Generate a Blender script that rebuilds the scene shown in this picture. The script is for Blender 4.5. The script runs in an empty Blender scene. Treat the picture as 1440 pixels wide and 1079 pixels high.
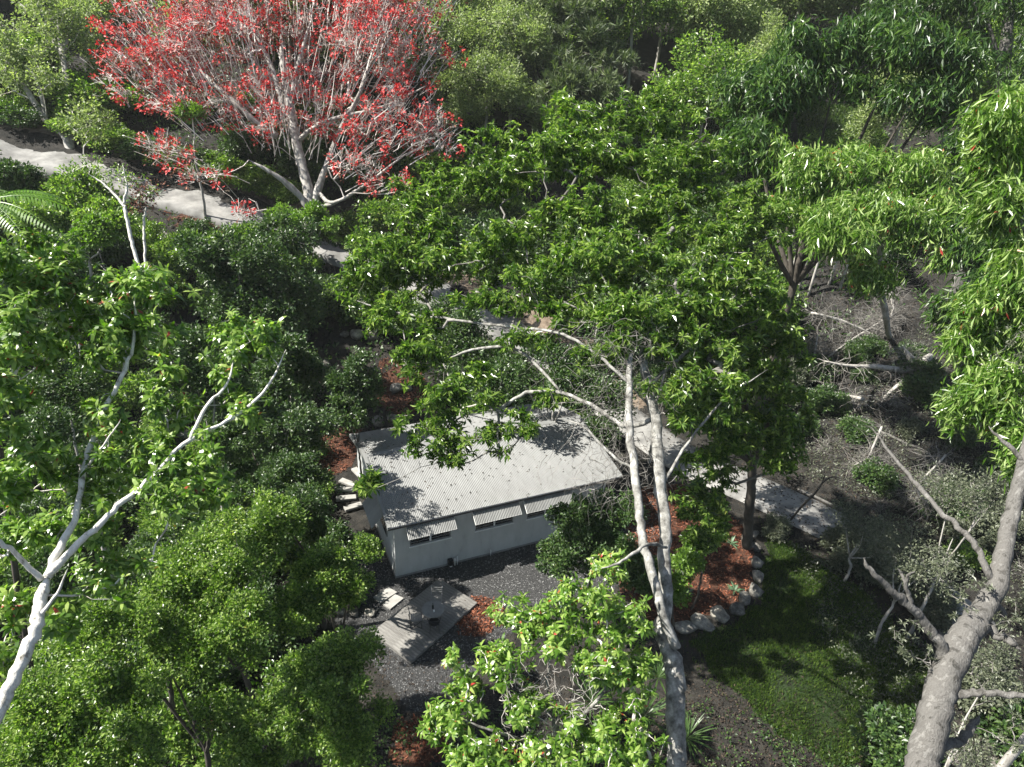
import bpy, math, random
import numpy as np
from mathutils import Matrix, Vector
rng = np.random.default_rng(7)
random.seed(7)
C = bpy.context.scene.collection
SC = bpy.context.scene

# ------------------------------------------------------------------ camera
CAM_H = 22.0
TH, RO, F = math.radians(28.0), 0.058, 960.0
fw = np.array([0, math.cos(TH), -math.sin(TH)])
rt0 = np.array([1.0, 0, 0]); up0 = np.cross(rt0, fw)
rt = math.cos(RO) * rt0 + math.sin(RO) * up0
up = -math.sin(RO) * rt0 + math.cos(RO) * up0
cd = bpy.data.cameras.new('camera'); cam = bpy.data.objects.new('camera', cd); C.objects.link(cam)
cd.sensor_width = 36; cd.lens = 24; cd.clip_end = 2000; cd.clip_start = 0.3
cam.matrix_world = Matrix(((rt[0], up[0], -fw[0], 0), (rt[1], up[1], -fw[1], 0), (rt[2], up[2], -fw[2], CAM_H), (0, 0, 0, 1)))
SC.camera = cam

# ------------------------------------------------------------------ light
SUN_EL, SUN_AZ = math.radians(49), math.radians(-95)      # azimuth measured from +y towards +x
sunv = np.array([math.sin(SUN_AZ) * math.cos(SUN_EL), math.cos(SUN_AZ) * math.cos(SUN_EL), math.sin(SUN_EL)])
world = bpy.data.worlds.new('World'); SC.world = world; world.use_nodes = True
wn = world.node_tree.nodes; wl = world.node_tree.links
sky = wn.new('ShaderNodeTexSky'); sky.sky_type = 'NISHITA'; sky.sun_disc = False
sky.sun_elevation = SUN_EL; sky.sun_rotation = SUN_AZ
bg = wn['Background']; bg.inputs['Strength'].default_value = 0.05
wl.new(sky.outputs[0], bg.inputs[0])
sl = bpy.data.lights.new('sun', 'SUN'); sl.energy = 5.0; sl.angle = math.radians(0.5); sl.color = (1, .96, .88)
so = bpy.data.objects.new('sun', sl); C.objects.link(so); so.location = (-30, 30, 60)
so.rotation_euler = Vector(sunv).to_track_quat('Z', 'Y').to_euler()
SC.view_settings.view_transform = 'Standard'; SC.view_settings.look = 'None'
SC.view_settings.exposure = 1.72; SC.view_settings.gamma = 1.0
SC.view_settings.use_curve_mapping = False

hm = bpy.data.materials.new('haze'); hm.use_nodes = True; hm.node_tree.nodes.remove(hm.node_tree.nodes['Principled BSDF'])
hv = hm.node_tree.nodes.new('ShaderNodeVolumePrincipled'); hv.inputs['Color'].default_value = (.88, .93, .9, 1); hv.inputs['Density'].default_value = .00022
hm.node_tree.links.new(hv.outputs[0], hm.node_tree.nodes['Material Output'].inputs['Volume'])
# ------------------------------------------------------------------ terrain
HC = np.array([-4.62, 22.46, 0.0]); HY = 0.43
he = np.array([math.cos(HY), math.sin(HY), 0]); hn = np.array([-math.sin(HY), math.cos(HY), 0])
def sp(v, k): return np.logaddexp(0, v / k) * k
def terr(x, y):
    x = np.asarray(x, float); y = np.asarray(y, float)
    t = (x - HC[0]) * hn[0] + (y - HC[1]) * hn[1]
    z = 0.36 * sp(t - 11.5, 0.9)
    z = z - 0.20 * sp(t - 75, 8)
    z = z + 0.25 * sp((x - 15) * .8 + (y - 36) * .6, 1.0)
    z = z - 0.16 * sp(13 - y, 1.0) + 0.16 * sp(-40 - y, 2.0)
    amp = np.clip((t - 10) / 8, 0, 1) + np.clip((12 - y) / 10, 0, .6) + np.clip((x - 14) / 6, 0, 1)
    z = z + np.clip(amp, 0, 1) * (0.25 * np.sin(x * .55 + 1) * np.cos(y * .48) + 0.12 * np.sin(x * 1.3 + y * .9) + .05 * np.sin(x * 3.1 - y * 2.3))
    return z
def ray(px, py):
    return fw + rt * ((px - 720) / F) - up * ((py - 539.5) / F)
CP = np.array([0, 0, CAM_H])
def P(px, py, d): return CP + ray(px, py) * d            # a point d metres in front of the camera
def G(px, py, dz=0.0):                                    # the ground seen at that pixel
    r = ray(px, py); ds = np.arange(8, 400, .25)
    q = CP[None] + r[None] * ds[:, None]
    below = q[:, 2] < terr(q[:, 0], q[:, 1]) + dz
    i = int(np.argmax(below)) if below.any() else len(ds) - 1
    a, b = ds[max(i - 1, 0)], ds[i]
    for _ in range(14):
        m = .5 * (a + b); p = CP + r * m
        if p[2] < terr(p[0], p[1]) + dz: b = m
        else: a = m
    return CP + r * b

# ------------------------------------------------------------------ object helpers
def link(o, parent=None):
    C.objects.link(o)
    if parent is not None: o.parent = parent
    return o
def tag(o, label=None, cat=None, group=None, kind=None):
    if label: o['label'] = label
    if cat: o['category'] = cat
    if group: o['group'] = group
    if kind: o['kind'] = kind
    return o
def empty(name, loc, rz=0.0):
    o = bpy.data.objects.new(name, None); o.location = tuple(loc); o.rotation_euler = (0, 0, rz); o.empty_display_size = .3
    return link(o)
class MB:
    """collects vertex / face arrays; build() links them as one mesh object"""
    def __init__(s): s.v = []; s.f = []; s.mi = []; s.n = 0
    def add(s, v, f, mi=0):
        v = np.asarray(v, float); s.v.append(v)
        f = np.asarray(f, np.int64) + s.n; s.f.append(f); s.mi.append(np.full(len(f), mi)); s.n += len(v)
    def ntri(s): return sum(len(f) * (f.shape[1] - 2) for f in s.f)
    def mesh(s, name, mats, smooth=False, origin=None):
        me = bpy.data.meshes.new(name)
        v = np.concatenate(s.v) if s.v else np.zeros((0, 3))
        if origin is not None: v = v - np.asarray(origin)[None]
        loops = np.concatenate([f.ravel() for f in s.f]); sizes = np.concatenate([np.full(len(f), f.shape[1]) for f in s.f])
        me.vertices.add(len(v)); me.vertices.foreach_set('co', v.astype(np.float32).ravel())
        me.loops.add(len(loops)); me.loops.foreach_set('vertex_index', loops.astype(np.int32))
        me.polygons.add(len(sizes)); st = np.concatenate([[0], np.cumsum(sizes)[:-1]])
        me.polygons.foreach_set('loop_start', st.astype(np.int32))
        me.polygons.foreach_set('loop_total', sizes.astype(np.int32))
        if not isinstance(mats, (list, tuple)): mats = [mats]
        for m in mats: me.materials.append(m)
        if len(mats) > 1: me.polygons.foreach_set('material_index', np.concatenate(s.mi).astype(np.int32))
        me.polygons.foreach_set('use_smooth', np.full(len(sizes), bool(smooth)))
        me.update(calc_edges=True); return me
    def build(s, name, mats, parent=None, smooth=False, origin=None, loc=None):
        o = bpy.data.objects.new(name, s.mesh(name, mats, smooth, origin))
        if loc is not None: o.location = tuple(loc)
        return link(o, parent)
BOXF = np.array([[0, 3, 2, 1], [4, 5, 6, 7], [0, 1, 5, 4], [1, 2, 6, 5], [2, 3, 7, 6], [3, 0, 4, 7]])
def box(mb, c, sx, sy, sz, ax=None, mi=0, bev=0.0):
    """box centred at c; ax = 3 axis vectors"""
    A = np.eye(3) if ax is None else np.asarray(ax)
    b = np.array([[-1, -1, -1], [1, -1, -1], [1, 1, -1], [-1, 1, -1], [-1, -1, 1], [1, -1, 1], [1, 1, 1], [-1, 1, 1]]) * .5
    if bev > 0:
        t = b.copy(); v = []
        low = b * np.array([sx, sy, sz]); lo = low[:4]; hi = low[4:]
        hi2 = hi.copy(); hi1 = hi.copy(); hi1[:, 2] -= bev; hi2[:, :2] -= np.sign(hi2[:, :2]) * bev
        v = np.concatenate([lo, hi1, hi2]) @ A + np.asarray(c)
        f = [[0, 3, 2, 1], [8, 9, 10, 11]]
        for i in range(4):
            j = (i + 1) % 4; f += [[i, j, 4 + j, 4 + i], [4 + i, 4 + j, 8 + j, 8 + i]]
        mb.add(v, f, mi); return
    mb.add((b * np.array([sx, sy, sz])) @ A + np.asarray(c), BOXF, mi)
def frame_of(d):
    d = d / (np.linalg.norm(d) + 1e-9)
    a = np.array([0, 0, 1.]) if abs(d[2]) < .9 else np.array([1., 0, 0])
    u = np.cross(a, d); u /= np.linalg.norm(u); return u, np.cross(d, u)
def tube(mb, pts, rad, k=8, cap=True, mi=0, lump=0.0, seed=0):
    pts = np.asarray(pts, float); n = len(pts); rad = np.broadcast_to(np.asarray(rad, float), (n,))
    tn = np.gradient(pts, axis=0); tn /= np.linalg.norm(tn, axis=1)[:, None] + 1e-9
    u, _ = frame_of(tn[0]); ring = []; ph = np.arange(k) * 2 * np.pi / k
    for i in range(n):
        u = u - tn[i] * (u @ tn[i]); u /= np.linalg.norm(u); w = np.cross(tn[i], u)
        r = rad[i] * (1 + lump * (np.sin(3 * ph + seed + i * .7) * .5 + np.sin(2 * ph + i * 1.3 + seed * 2) * .5 + .5 * math.sin(i * 2.1 + seed)))
        ring.append(pts[i] + np.outer(np.cos(ph) * r, u) + np.outer(np.sin(ph) * r, w))
    v = np.concatenate(ring); i = np.arange(k); j = (i + 1) % k
    f = np.concatenate([np.stack([a * k + i, a * k + j, (a + 1) * k + j, (a + 1) * k + i], 1) for a in range(n - 1)])
    off = mb.n; mb.add(v, f, mi)
    if cap:
        mb.add(np.array([pts[0], pts[-1]]), np.zeros((0, 3), int), mi)
        c = mb.n - 2; s0 = off; s1 = off + (n - 1) * k
        mb.f.append(np.concatenate([np.stack([s0 + j, s0 + i, np.full(k, c)], 1), np.stack([s1 + i, s1 + j, np.full(k, c + 1)], 1)])); mb.mi.append(np.full(2 * k, mi))
def smooth_path(pts, sub=4, vals=None):
    """catmull-rom"""
    pts = np.asarray(pts, float); q = np.concatenate([[2 * pts[0] - pts[1]], pts, [2 * pts[-1] - pts[-2]]])
    out = []; ts = np.arange(sub) / sub
    for i in range(1, len(q) - 2):
        p0, p1, p2, p3 = q[i - 1:i + 3]
        for t in ts:
            out.append(.5 * (2 * p1 + (p2 - p0) * t + (2 * p0 - 5 * p1 + 4 * p2 - p3) * t * t + (3 * p1 - p0 - 3 * p2 + p3) * t ** 3))
    out.append(pts[-1]); return np.array(out)
def edges_mesh(mb, a, b, ra, rb, k=4):
    """many tapered prisms a->b at once"""
    d = b - a; L = np.linalg.norm(d, axis=1)[:, None] + 1e-9; d = d / L
    h = np.where(np.abs(d[:, 2:3]) < .9, np.array([[0, 0, 1.]]), np.array([[1., 0, 0]]))
    u = np.cross(h, d); u /= np.linalg.norm(u, axis=1)[:, None]; w = np.cross(d, u)
    ph = np.arange(k) * 2 * np.pi / k; cs = np.cos(ph)[None, :, None]; sn = np.sin(ph)[None, :, None]
    off = u[:, None] * cs + w[:, None] * sn
    v = np.concatenate([a[:, None] + off * ra[:, None, None], (b + d * rb[:, None] * .6)[:, None] + off * rb[:, None, None]], 1)
    n = len(a); base = (np.arange(n) * 2 * k)[:, None, None]
    i = np.arange(k); j = (i + 1) % k; f = np.stack([i, j, k + j, k + i], 1)[None] + base
    mb.add(v.reshape(-1, 3), f.reshape(-1, 4))
def unit(v): return v / (np.linalg.norm(v, axis=-1, keepdims=True) + 1e-9)
def leaves(mb, p, d, nrm, L, W, mode=4, bend=.35, fold=.18, mi=0):
    """leaf blades: p base, d axis, nrm upper side.  mode 2: folded rhombus, 4: drooping blade"""
    n = len(p); d = unit(d); s = unit(np.cross(d, nrm)); nn = np.cross(s, d)
    L = np.broadcast_to(L, (n,))[:, None]; W = np.broadcast_to(W, (n,))[:, None]
    if mode == 2:
        v = np.stack([p, p + d * L * .52 + s * W * .5 + nn * W * fold, p + d * L - nn * L * bend * .5, p + d * L * .52 - s * W * .5 + nn * W * fold], 1)
        f = np.array([[0, 1, 2], [0, 2, 3]])
    else:
        c1 = p + d * L * .36 - nn * L * bend * .04; c2 = p + d * L * .7 - nn * L * bend * .28
        v = np.stack([p, c1 + s * W * .5 + nn * W * fold, c1 - s * W * .5 + nn * W * fold, c2 + s * W * .42 + nn * W * fold, c2 - s * W * .42 + nn * W * fold, p + d * L * .97 - nn * L * bend * .6], 1)
        f = np.array([[0, 1, 2], [1, 3, 4], [1, 4, 2], [3, 5, 4]])
    m = v.shape[1]; ff = f[None] + (np.arange(n) * m)[:, None, None]
    mb.add(v.reshape(-1, 3), ff.reshape(-1, 3), mi)
def rdir(n):
    return unit(rng.normal(size=(n, 3)))

# ------------------------------------------------------------------ materials
def newmat(name):
    m = bpy.data.materials.new(name); m.use_nodes = True; nt = m.node_tree
    return m, nt, nt.nodes, nt.links, nt.nodes['Principled BSDF']
def ramp(N, stops):
    r = N.new('ShaderNodeValToRGB'); e = r.color_ramp.elements
    e[0].position = stops[0][0]; e[0].color = (*stops[0][1], 1); e[1].position = stops[-1][0]; e[1].color = (*stops[-1][1], 1)
    for p, c in stops[1:-1]: x = e.new(p); x.color = (*c, 1)
    return r
def leafmat(name, dark, mid, light, rough=.38, trans=.3, tcol=None, stray=None, spec=.5):
    m, nt, N, L, B = newmat(name)
    g = N.new('ShaderNodeNewGeometry'); tc = N.new('ShaderNodeTexCoord')
    nz = N.new('ShaderNodeTexNoise'); nz.inputs['Scale'].default_value = .9; nz.inputs['Detail'].default_value = 2
    L.new(tc.outputs['Object'], nz.inputs['Vector'])
    mx = N.new('ShaderNodeMath'); mx.operation = 'MULTIPLY_ADD'; L.new(g.outputs['Random Per Island'], mx.inputs[0]); mx.inputs[1].default_value = .7
    sc = N.new('ShaderNodeMath'); sc.operation = 'MULTIPLY'; L.new(nz.outputs['Fac'], sc.inputs[0]); sc.inputs[1].default_value = .4
    L.new(sc.outputs[0], mx.inputs[2])
    st = [(0, dark), (.5, mid), (.92, light)]
    if stray: st = [(0, dark), (.45, mid), (.90, light), (.903, stray), (.910, stray), (.914, light)]
    if rough < .45: st.append((1.0, (light[0] * 1.25, light[1] * .9, light[2] * .8)))
    r = ramp(N, st); r.color_ramp.interpolation = 'LINEAR'; L.new(mx.outputs[0], r.inputs[0])
    L.new(r.outputs[0], B.inputs['Base Color']); B.inputs['Roughness'].default_value = rough
    B.inputs['Specular IOR Level'].default_value = spec
    t = N.new('ShaderNodeBsdfTranslucent'); ms = N.new('ShaderNodeMixShader'); ms.inputs[0].default_value = trans
    hs = N.new('ShaderNodeMix'); hs.data_type = 'RGBA'; hs.blend_type = 'MULTIPLY'; hs.inputs[0].default_value = 1
    L.new(r.outputs[0], hs.inputs[6]); hs.inputs[7].default_value = (*(tcol or (1.6, 1.9, .7)), 1)
    L.new(hs.outputs[2], t.inputs[0])
    L.new(B.outputs[0], ms.inputs[1]); L.new(t.outputs[0], ms.inputs[2]); L.new(ms.outputs[0], N['Material Output'].inputs[0])
    return m
def noisemat(name, stops, scale=3, detail=6, rough=.9, bump=.3, bscale=None, bdist=.02, stretch=None, spec=.3, metallic=0, island=0.0, coord='Object'):
    m, nt, N, L, B = newmat(name)
    tc = N.new('ShaderNodeTexCoord'); mp = N.new('ShaderNodeMapping'); L.new(tc.outputs[coord], mp.inputs[0])
    if stretch: mp.inputs['Scale'].default_value = stretch
    nz = N.new('ShaderNodeTexNoise'); nz.inputs['Scale'].default_value = scale; nz.inputs['Detail'].default_value = detail; nz.inputs['Roughness'].default_value = .65
    L.new(mp.outputs[0], nz.inputs['Vector']); r = ramp(N, stops); src = nz.outputs['Fac']
    if island:
        g = N.new('ShaderNodeNewGeometry'); oi = N.new('ShaderNodeObjectInfo'); ad = N.new('ShaderNodeMath'); ad.operation = 'ADD'
        L.new(g.outputs['Random Per Island'], ad.inputs[0]); L.new(oi.outputs['Random'], ad.inputs[1])
        s = N.new('ShaderNodeMath'); s.operation = 'MULTIPLY_ADD'; L.new(ad.outputs[0], s.inputs[0]); s.inputs[1].default_value = island; 
        s2 = N.new('ShaderNodeMath'); s2.operation = 'SUBTRACT'; L.new(nz.outputs['Fac'], s2.inputs[0]); s2.inputs[1].default_value = island; L.new(s2.outputs[0], s.inputs[2]); src = s.outputs[0]
    L.new(src, r.inputs[0]); L.new(r.outputs[0], B.inputs['Base Color'])
    B.inputs['Roughness'].default_value = rough; B.inputs['Specular IOR Level'].default_value = spec; B.inputs['Metallic'].default_value = metallic
    if bump:
        n2 = N.new('ShaderNodeTexNoise'); n2.inputs['Scale'].default_value = bscale or scale * 4; n2.inputs['Detail'].default_value = 4
        L.new(mp.outputs[0], n2.inputs['Vector']); b = N.new('ShaderNodeBump'); b.inputs['Strength'].default_value = bump; b.inputs['Distance'].default_value = bdist
        L.new(n2.outputs['Fac'], b.inputs['Height']); L.new(b.outputs[0], B.inputs['Normal'])
    return m
M = {}
M['soil'] = noisemat('soil', [(.3, (.006, .006, .005)), (.48, (.014, .013, .011)), (.6, (.028, .025, .021)), (.75, (.014, .02, .008))], 1.6, 8, .95, .9, 14, .05)
M['bank'] = noisemat('bank', [(.3, (.008, .0075, .007)), (.5, (.02, .019, .0175)), (.72, (.055, .052, .047))], 1.3, 9, .95, 1, 9, .08)
M['mulch'] = noisemat('mulch', [(.3, (.015, .008, .005)), (.5, (.05, .02, .011)), (.7, (.10, .05, .03))], 5, 8, .95, 1, 22, .03)
M['mulch_chip'] = leafmat('mulch_chip', (.03, .011, .006), (.14, .042, .02), (.32, .14, .085), .8, .0, spec=.2)
M['gravel_base'] = noisemat('gravel_base', [(.3, (.012, .012, .012)), (.5, (.03, .03, .03)), (.7, (.06, .06, .06))], 9, 8, .95, 1, 30, .03)
M['gravel'] = leafmat('gravel', (.02, .02, .021), (.06, .06, .06), (.2, .2, .195), .8, .0, spec=.3)
M['lawn'] = noisemat('lawn', [(.3, (.008, .012, .005)), (.46, (.014, .026, .006)), (.56, (.018, .036, .007)), (.7, (.028, .026, .015))], 1.3, 8, .95, .8, 24, .04)
M['grass'] = leafmat('grass', (.008, .022, .003), (.035, .078, .008), (.11, .17, .022), .6, .35)
M['litter'] = leafmat('litter', (.010, .008, .006), (.028, .021, .016), (.10, .075, .055), .8, .05, spec=.2)
M['concrete'] = noisemat('concrete', [(.25, (.09, .088, .082)), (.42, (.15, .147, .14)), (.56, (.22, .216, .205)), (.75, (.29, .284, .27))], .7, 9, .85, .25, 22, .01)
M['paver'] = noisemat('paver', [(.3, (.2, .195, .18)), (.7, (.31, .3, .28))], 3, 7, .85, .3, 30, .008, island=.08)
M['rock'] = noisemat('rock', [(.3, (.05, .046, .04)), (.46, (.12, .113, .1)), (.56, (.2, .19, .165)), (.72, (.38, .355, .3))], 1.6, 10, .9, .9, 6, .08, island=.18)
M['wall'] = noisemat('wall_paint', [(.28, (.26, .265, .25)), (.42, (.36, .37, .36)), (.7, (.42, .43, .42))], 1.6, 9, .7, .08, 40, .004, stretch=(1.5, 1.5, .5))
M['trim'] = noisemat('white_trim', [(.3, (.62, .62, .6)), (.7, (.74, .74, .72))], 3, 4, .5, .0)
M['gutter'] = noisemat('dark_gutter', [(.3, (.03, .03, .032)), (.7, (.06, .06, .062))], 4, 4, .5, .0)
M['roof'] = noisemat('roof_metal', [(.25, (.10, .10, .096)), (.45, (.165, .167, .163)), (.6, (.195, .198, .193)), (.75, (.24, .243, .237))], 1.3, 9, .6, .04, 20, .003, stretch=(1, .35, 1), spec=.3, island=.03)
M['pane'] = noisemat('window_glass', [(.3, (.01, .011, .012)), (.7, (.02, .021, .023))], 2, 3, .08, .0, spec=.6)
M['frame'] = noisemat('window_frame', [(.3, (.16, .165, .16)), (.7, (.22, .225, .22))], 4, 3, .5, .0)
M['deck'] = noisemat('deck_wood', [(.28, (.08, .076, .069)), (.5, (.145, .139, .129)), (.72, (.23, .222, .206))], 2.2, 7, .75, .3, 40, .004, stretch=(3.5, .8, 1), island=.12)
M['table'] = noisemat('table_top', [(.3, (.12, .12, .115)), (.7, (.18, .18, .172))], 5, 5, .55, .1, 30, .003)
M['black'] = noisemat('black_metal', [(.3, (.012, .012, .013)), (.7, (.025, .025, .026))], 5, 3, .45, .0)
M['steel'] = noisemat('grey_metal', [(.3, (.16, .16, .16)), (.7, (.24, .24, .24))], 5, 3, .45, .0)
M['pipe'] = noisemat('pipe_plastic', [(.3, (.5, .5, .48)), (.7, (.66, .66, .64))], 5, 3, .5, .0)
M['bottle'] = noisemat('bottle_glass', [(.3, (.006, .01, .007)), (.7, (.012, .02, .013))], 5, 3, .1, .0)
M['bark_white'] = noisemat('bark_white', [(.30, (.12, .11, .09)), (.37, (.3, .28, .24)), (.44, (.52, .5, .45)), (.58, (.64, .62, .57)), (.66, (.46, .43, .38)), (.75, (.7, .68, .64))], 7, 10, .85, .8, 22, .02, stretch=(1, 1, .45))
M['bark_spot'] = noisemat('bark_spotted', [(.33, (.05, .048, .042)), (.45, (.15, .145, .132)), (.55, (.24, .235, .215)), (.62, (.36, .35, .33)), (.75, (.18, .195, .155))], 4.5, 9, .9, .7, 20, .015, stretch=(1, 1, .7))
M['bark_gum'] = noisemat('bark_gum', [(.3, (.03, .028, .025)), (.40, (.055, .052, .046)), (.47, (.11, .105, .097)), (.55, (.085, .08, .073)), (.6, (.135, .13, .12)), (.72, (.18, .172, .16))], 3.4, 12, .85, .8, 14, .03, stretch=(2.0, 2.0, .35))
M['bark_grey'] = noisemat('bark_grey', [(.3, (.13, .12, .105)), (.5, (.3, .285, .26)), (.72, (.44, .42, .39))], 4, 7, .9, .5, 16, .015, stretch=(1, 1, .4))
M['bark_dark'] = noisemat('bark_dark', [(.3, (.03, .026, .02)), (.6, (.08, .07, .058))], 4, 7, .9, .5, 16, .015, stretch=(1, 1, .4))
M['twig_pale'] = leafmat('twig_pale', (.24, .21, .18), (.5, .46, .42), (.75, .72, .68), .9, .0, spec=.2)
M['twig_grey'] = leafmat('twig_grey', (.06, .056, .05), (.14, .132, .12), (.27, .255, .235), .9, .0, spec=.2)
M['twig_mid'] = leafmat('twig_mid', (.1, .09, .08), (.24, .22, .2), (.42, .4, .37), .9, .0, spec=.2)
M['twig_dark'] = leafmat('twig_dark', (.035, .03, .025), (.09, .08, .068), (.2, .185, .16), .9, .0, spec=.2)
M['lichen'] = leafmat('lichen', (.13, .16, .09), (.24, .3, .17), (.38, .44, .28), .9, .15, spec=.1)
M['leaf_fresh'] = leafmat('leaf_fresh', (.016, .045, .005), (.085, .175, .016), (.28, .37, .095), .28, .4, stray=(.36, .035, .03))
M['leaf_deep'] = leafmat('leaf_deep', (.008, .026, .004), (.055, .118, .012), (.24, .32, .08), .28, .38)
M['leaf_small'] = leafmat('leaf_small', (.010, .032, .004), (.07, .138, .014), (.29, .38, .10), .34, .4)
M['leaf_lime'] = leafmat('leaf_lime', (.04, .085, .01), (.09, .17, .02), (.17, .26, .045), .4, .38)
M['leaf_pale'] = leafmat('leaf_pale', (.04, .065, .022), (.16, .215, .075), (.34, .39, .18), .5, .4, tcol=(1.5, 1.7, .8))
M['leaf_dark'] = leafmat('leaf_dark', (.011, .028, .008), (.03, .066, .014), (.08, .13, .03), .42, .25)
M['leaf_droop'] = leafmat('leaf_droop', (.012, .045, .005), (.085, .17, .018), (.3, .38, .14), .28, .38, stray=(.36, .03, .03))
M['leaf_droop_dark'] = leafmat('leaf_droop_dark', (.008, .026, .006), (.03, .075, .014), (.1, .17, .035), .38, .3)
M['leaf_grey'] = leafmat('leaf_grey', (.03, .04, .024), (.065, .078, .045), (.15, .165, .105), .45, .2, tcol=(1.2, 1.3, .8))
M['leaf_pine'] = leafmat('leaf_pine', (.016, .034, .012), (.06, .095, .03), (.16, .2, .075), .5, .2)
M['flower'] = leafmat('flower', (.2, .008, .008), (.48, .026, .024), (.7, .11, .10), .55, .2, tcol=(1.3, .7, .7))
M['pod'] = leafmat('pod', (.055, .022, .014), (.15, .06, .042), (.27, .13, .09), .8, .05, spec=.2)
M['frond'] = leafmat('frond', (.04, .09, .012), (.09, .18, .02), (.17, .27, .05), .36, .34)
M['agave'] = leafmat('agave', (.03, .06, .03), (.06, .11, .055), (.11, .17, .09), .45, .1)

# ------------------------------------------------------------------ ground sheets
def struct(mb, name, mat, smooth=True):
    return tag(mb.build(name, mat, None, smooth), kind='structure')
def grid_axis(segs):
    out = []
    for a, b, s in segs: out.append(np.arange(a, b, s))
    return np.concatenate(out + [np.array([segs[-1][1]])])
gx = grid_axis([(-700, -120, 20), (-120, -50, 2.5), (-50, 50, .8), (50, 120, 2.5), (120, 701, 20)])
gy = grid_axis([(-300, -20, 14), (-20, 4, 1.5), (4, 75, .8), (75, 200, 2.5), (200, 900, 20)])
X, Y = np.meshgrid(gx, gy); Z = terr(X, Y) + 0.0
mb = MB(); nx, ny = len(gx), len(gy)
i, j = np.meshgrid(np.arange(nx - 1), np.arange(ny - 1)); a = (j * nx + i).ravel()
mb.add(np.stack([X.ravel(), Y.ravel(), Z.ravel()], 1), np.stack([a, a + 1, a + nx + 1, a + nx], 1))
struct(mb, 'ground', M['soil'])

def inside(poly, x, y):
    c = np.zeros(len(x), bool); n = len(poly)
    for a in range(n):
        x1, y1 = poly[a]; x2, y2 = poly[(a + 1) % n]
        k = ((y1 > y) != (y2 > y)) & (x < (x2 - x1) * (y - y1) / (y2 - y1 + 1e-12) + x1); c ^= k
    return c
def wobble(poly, amt, sub=5):
    q = smooth_path(np.array(list(poly) + [poly[0]]), sub)[:-1]
    ph = rng.uniform(0, 6.28, 4); s = np.arange(len(q))
    return q + amt * np.stack([np.sin(s * 1.1 + ph[0]) + .6 * np.sin(s * 2.7 + ph[1]), np.cos(s * 1.3 + ph[2]) + .6 * np.sin(s * 2.3 + ph[3])], 1) * .6
def sheet(name, poly, mat, dz, step=.25, hole=None):
    """a sheet draped over the terrain inside a world polygon"""
    poly = np.asarray(poly); x0, y0 = poly.min(0); x1, y1 = poly.max(0)
    xs = np.arange(x0 - step, x1 + step, step); ys = np.arange(y0 - step, y1 + step, step)
    X, Y = np.meshgrid(xs, ys); k = inside(poly, X[:-1, :-1].ravel() + step / 2, Y[:-1, :-1].ravel() + step / 2)
    nx = len(xs); i, j = np.meshgrid(np.arange(nx - 1), np.arange(len(ys) - 1)); a = (j * nx + i).ravel()[k]
    mb = MB(); mb.add(np.stack([X.ravel(), Y.ravel(), terr(X.ravel(), Y.ravel()) + dz], 1), np.stack([a, a + 1, a + nx + 1, a + nx], 1))
    return struct(mb, name, mat)
def gpoly(px): return np.array([G(*p)[:2] for p in px])
def pts_in(poly, n):
    poly = np.asarray(poly); x0, y0 = poly.min(0); x1, y1 = poly.max(0); out = np.zeros((0, 2))
    while len(out) < n:
        q = rng.uniform((x0, y0), (x1, y1), size=(n * 2, 2)); out = np.concatenate([out, q[inside(poly, q[:, 0], q[:, 1])]])
    return out[:n]

# the driveway: one ribbon with saw-cut joints
drive_px = [(-90, 192), (0, 203), (90, 222), (170, 245), (250, 272), (320, 293), (430, 335), (530, 375), (640, 425), (720, 468), (800, 520), (880, 590), (960, 645), (1060, 690), (1125, 719), (1190, 753), (1260, 800), (1370, 890)]
dpath = smooth_path(np.array([G(*p)[:2] for p in drive_px]), 10)
tn = unit(np.gradient(dpath, axis=0)); nr = np.stack([-tn[:, 1], tn[:, 0]], 1)
s_ = np.linspace(0, 1, len(dpath)); wd = np.interp(s_, [0, .3, .6, 1], [2.6, 2.2, 1.45, 1.45])
def drive_z(x, y): return terr(x, y) + .10
mb = MB(); cols = np.linspace(-1, 1, 7); rows = []
for k, c in enumerate(cols):
    q = dpath + nr * (wd * c)[:, None]; rows.append(np.column_stack([q, drive_z(dpath[:, 0], dpath[:, 1]) * .6 + drive_z(q[:, 0], q[:, 1]) * .4]))
V = np.stack(rows, 1)
for side, c in ((0, -1), (1, 1)):
    pass
low = V[:, [0, -1]].copy(); low[:, :, 2] -= .6
V = np.concatenate([low[:, :1], V, low[:, 1:]], 1)
n_, m_ = V.shape[:2]; i, j = np.meshgrid(np.arange(m_ - 1), np.arange(n_ - 1)); a = (j * m_ + i).ravel()
mb.add(V.reshape(-1, 3), np.stack([a, a + 1, a + m_ + 1, a + m_], 1)); struct(mb, 'driveway', M['concrete'])

bank_poly = wobble(gpoly([(1140, 360), (1200, 380), (1290, 400), (1370, 420), (1370, 520), (1340, 640), (1260, 720), (1190, 700), (1150, 640), (1120, 520), (1120, 430)]), .5)
vp = np.concatenate([dpath[:110] + nr[:110] * (wd[:110] * .9)[:, None], (dpath[:110] + nr[:110] * (wd[:110] + 1.9)[:, None])[::-1]])
M['verge'] = noisemat('verge', [(.3, (.06, .045, .032)), (.5, (.15, .115, .085)), (.72, (.26, .21, .165))], 2.4, 9, .95, .9, 12, .05)
sheet('road_verge', vp, M['verge'], .02, .3)
sheet('bare_bank', bank_poly, M['bank'], .012, .35)
gravel_poly = wobble(gpoly([(470, 850), (500, 790), (540, 740), (620, 740), (900, 700), (930, 760), (860, 830), (780, 850), (700, 905), (650, 975), (580, 1000), (530, 935), (480, 900)]), .1)
sheet('gravel_ground', gravel_poly, M['gravel_base'], .008)
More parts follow.
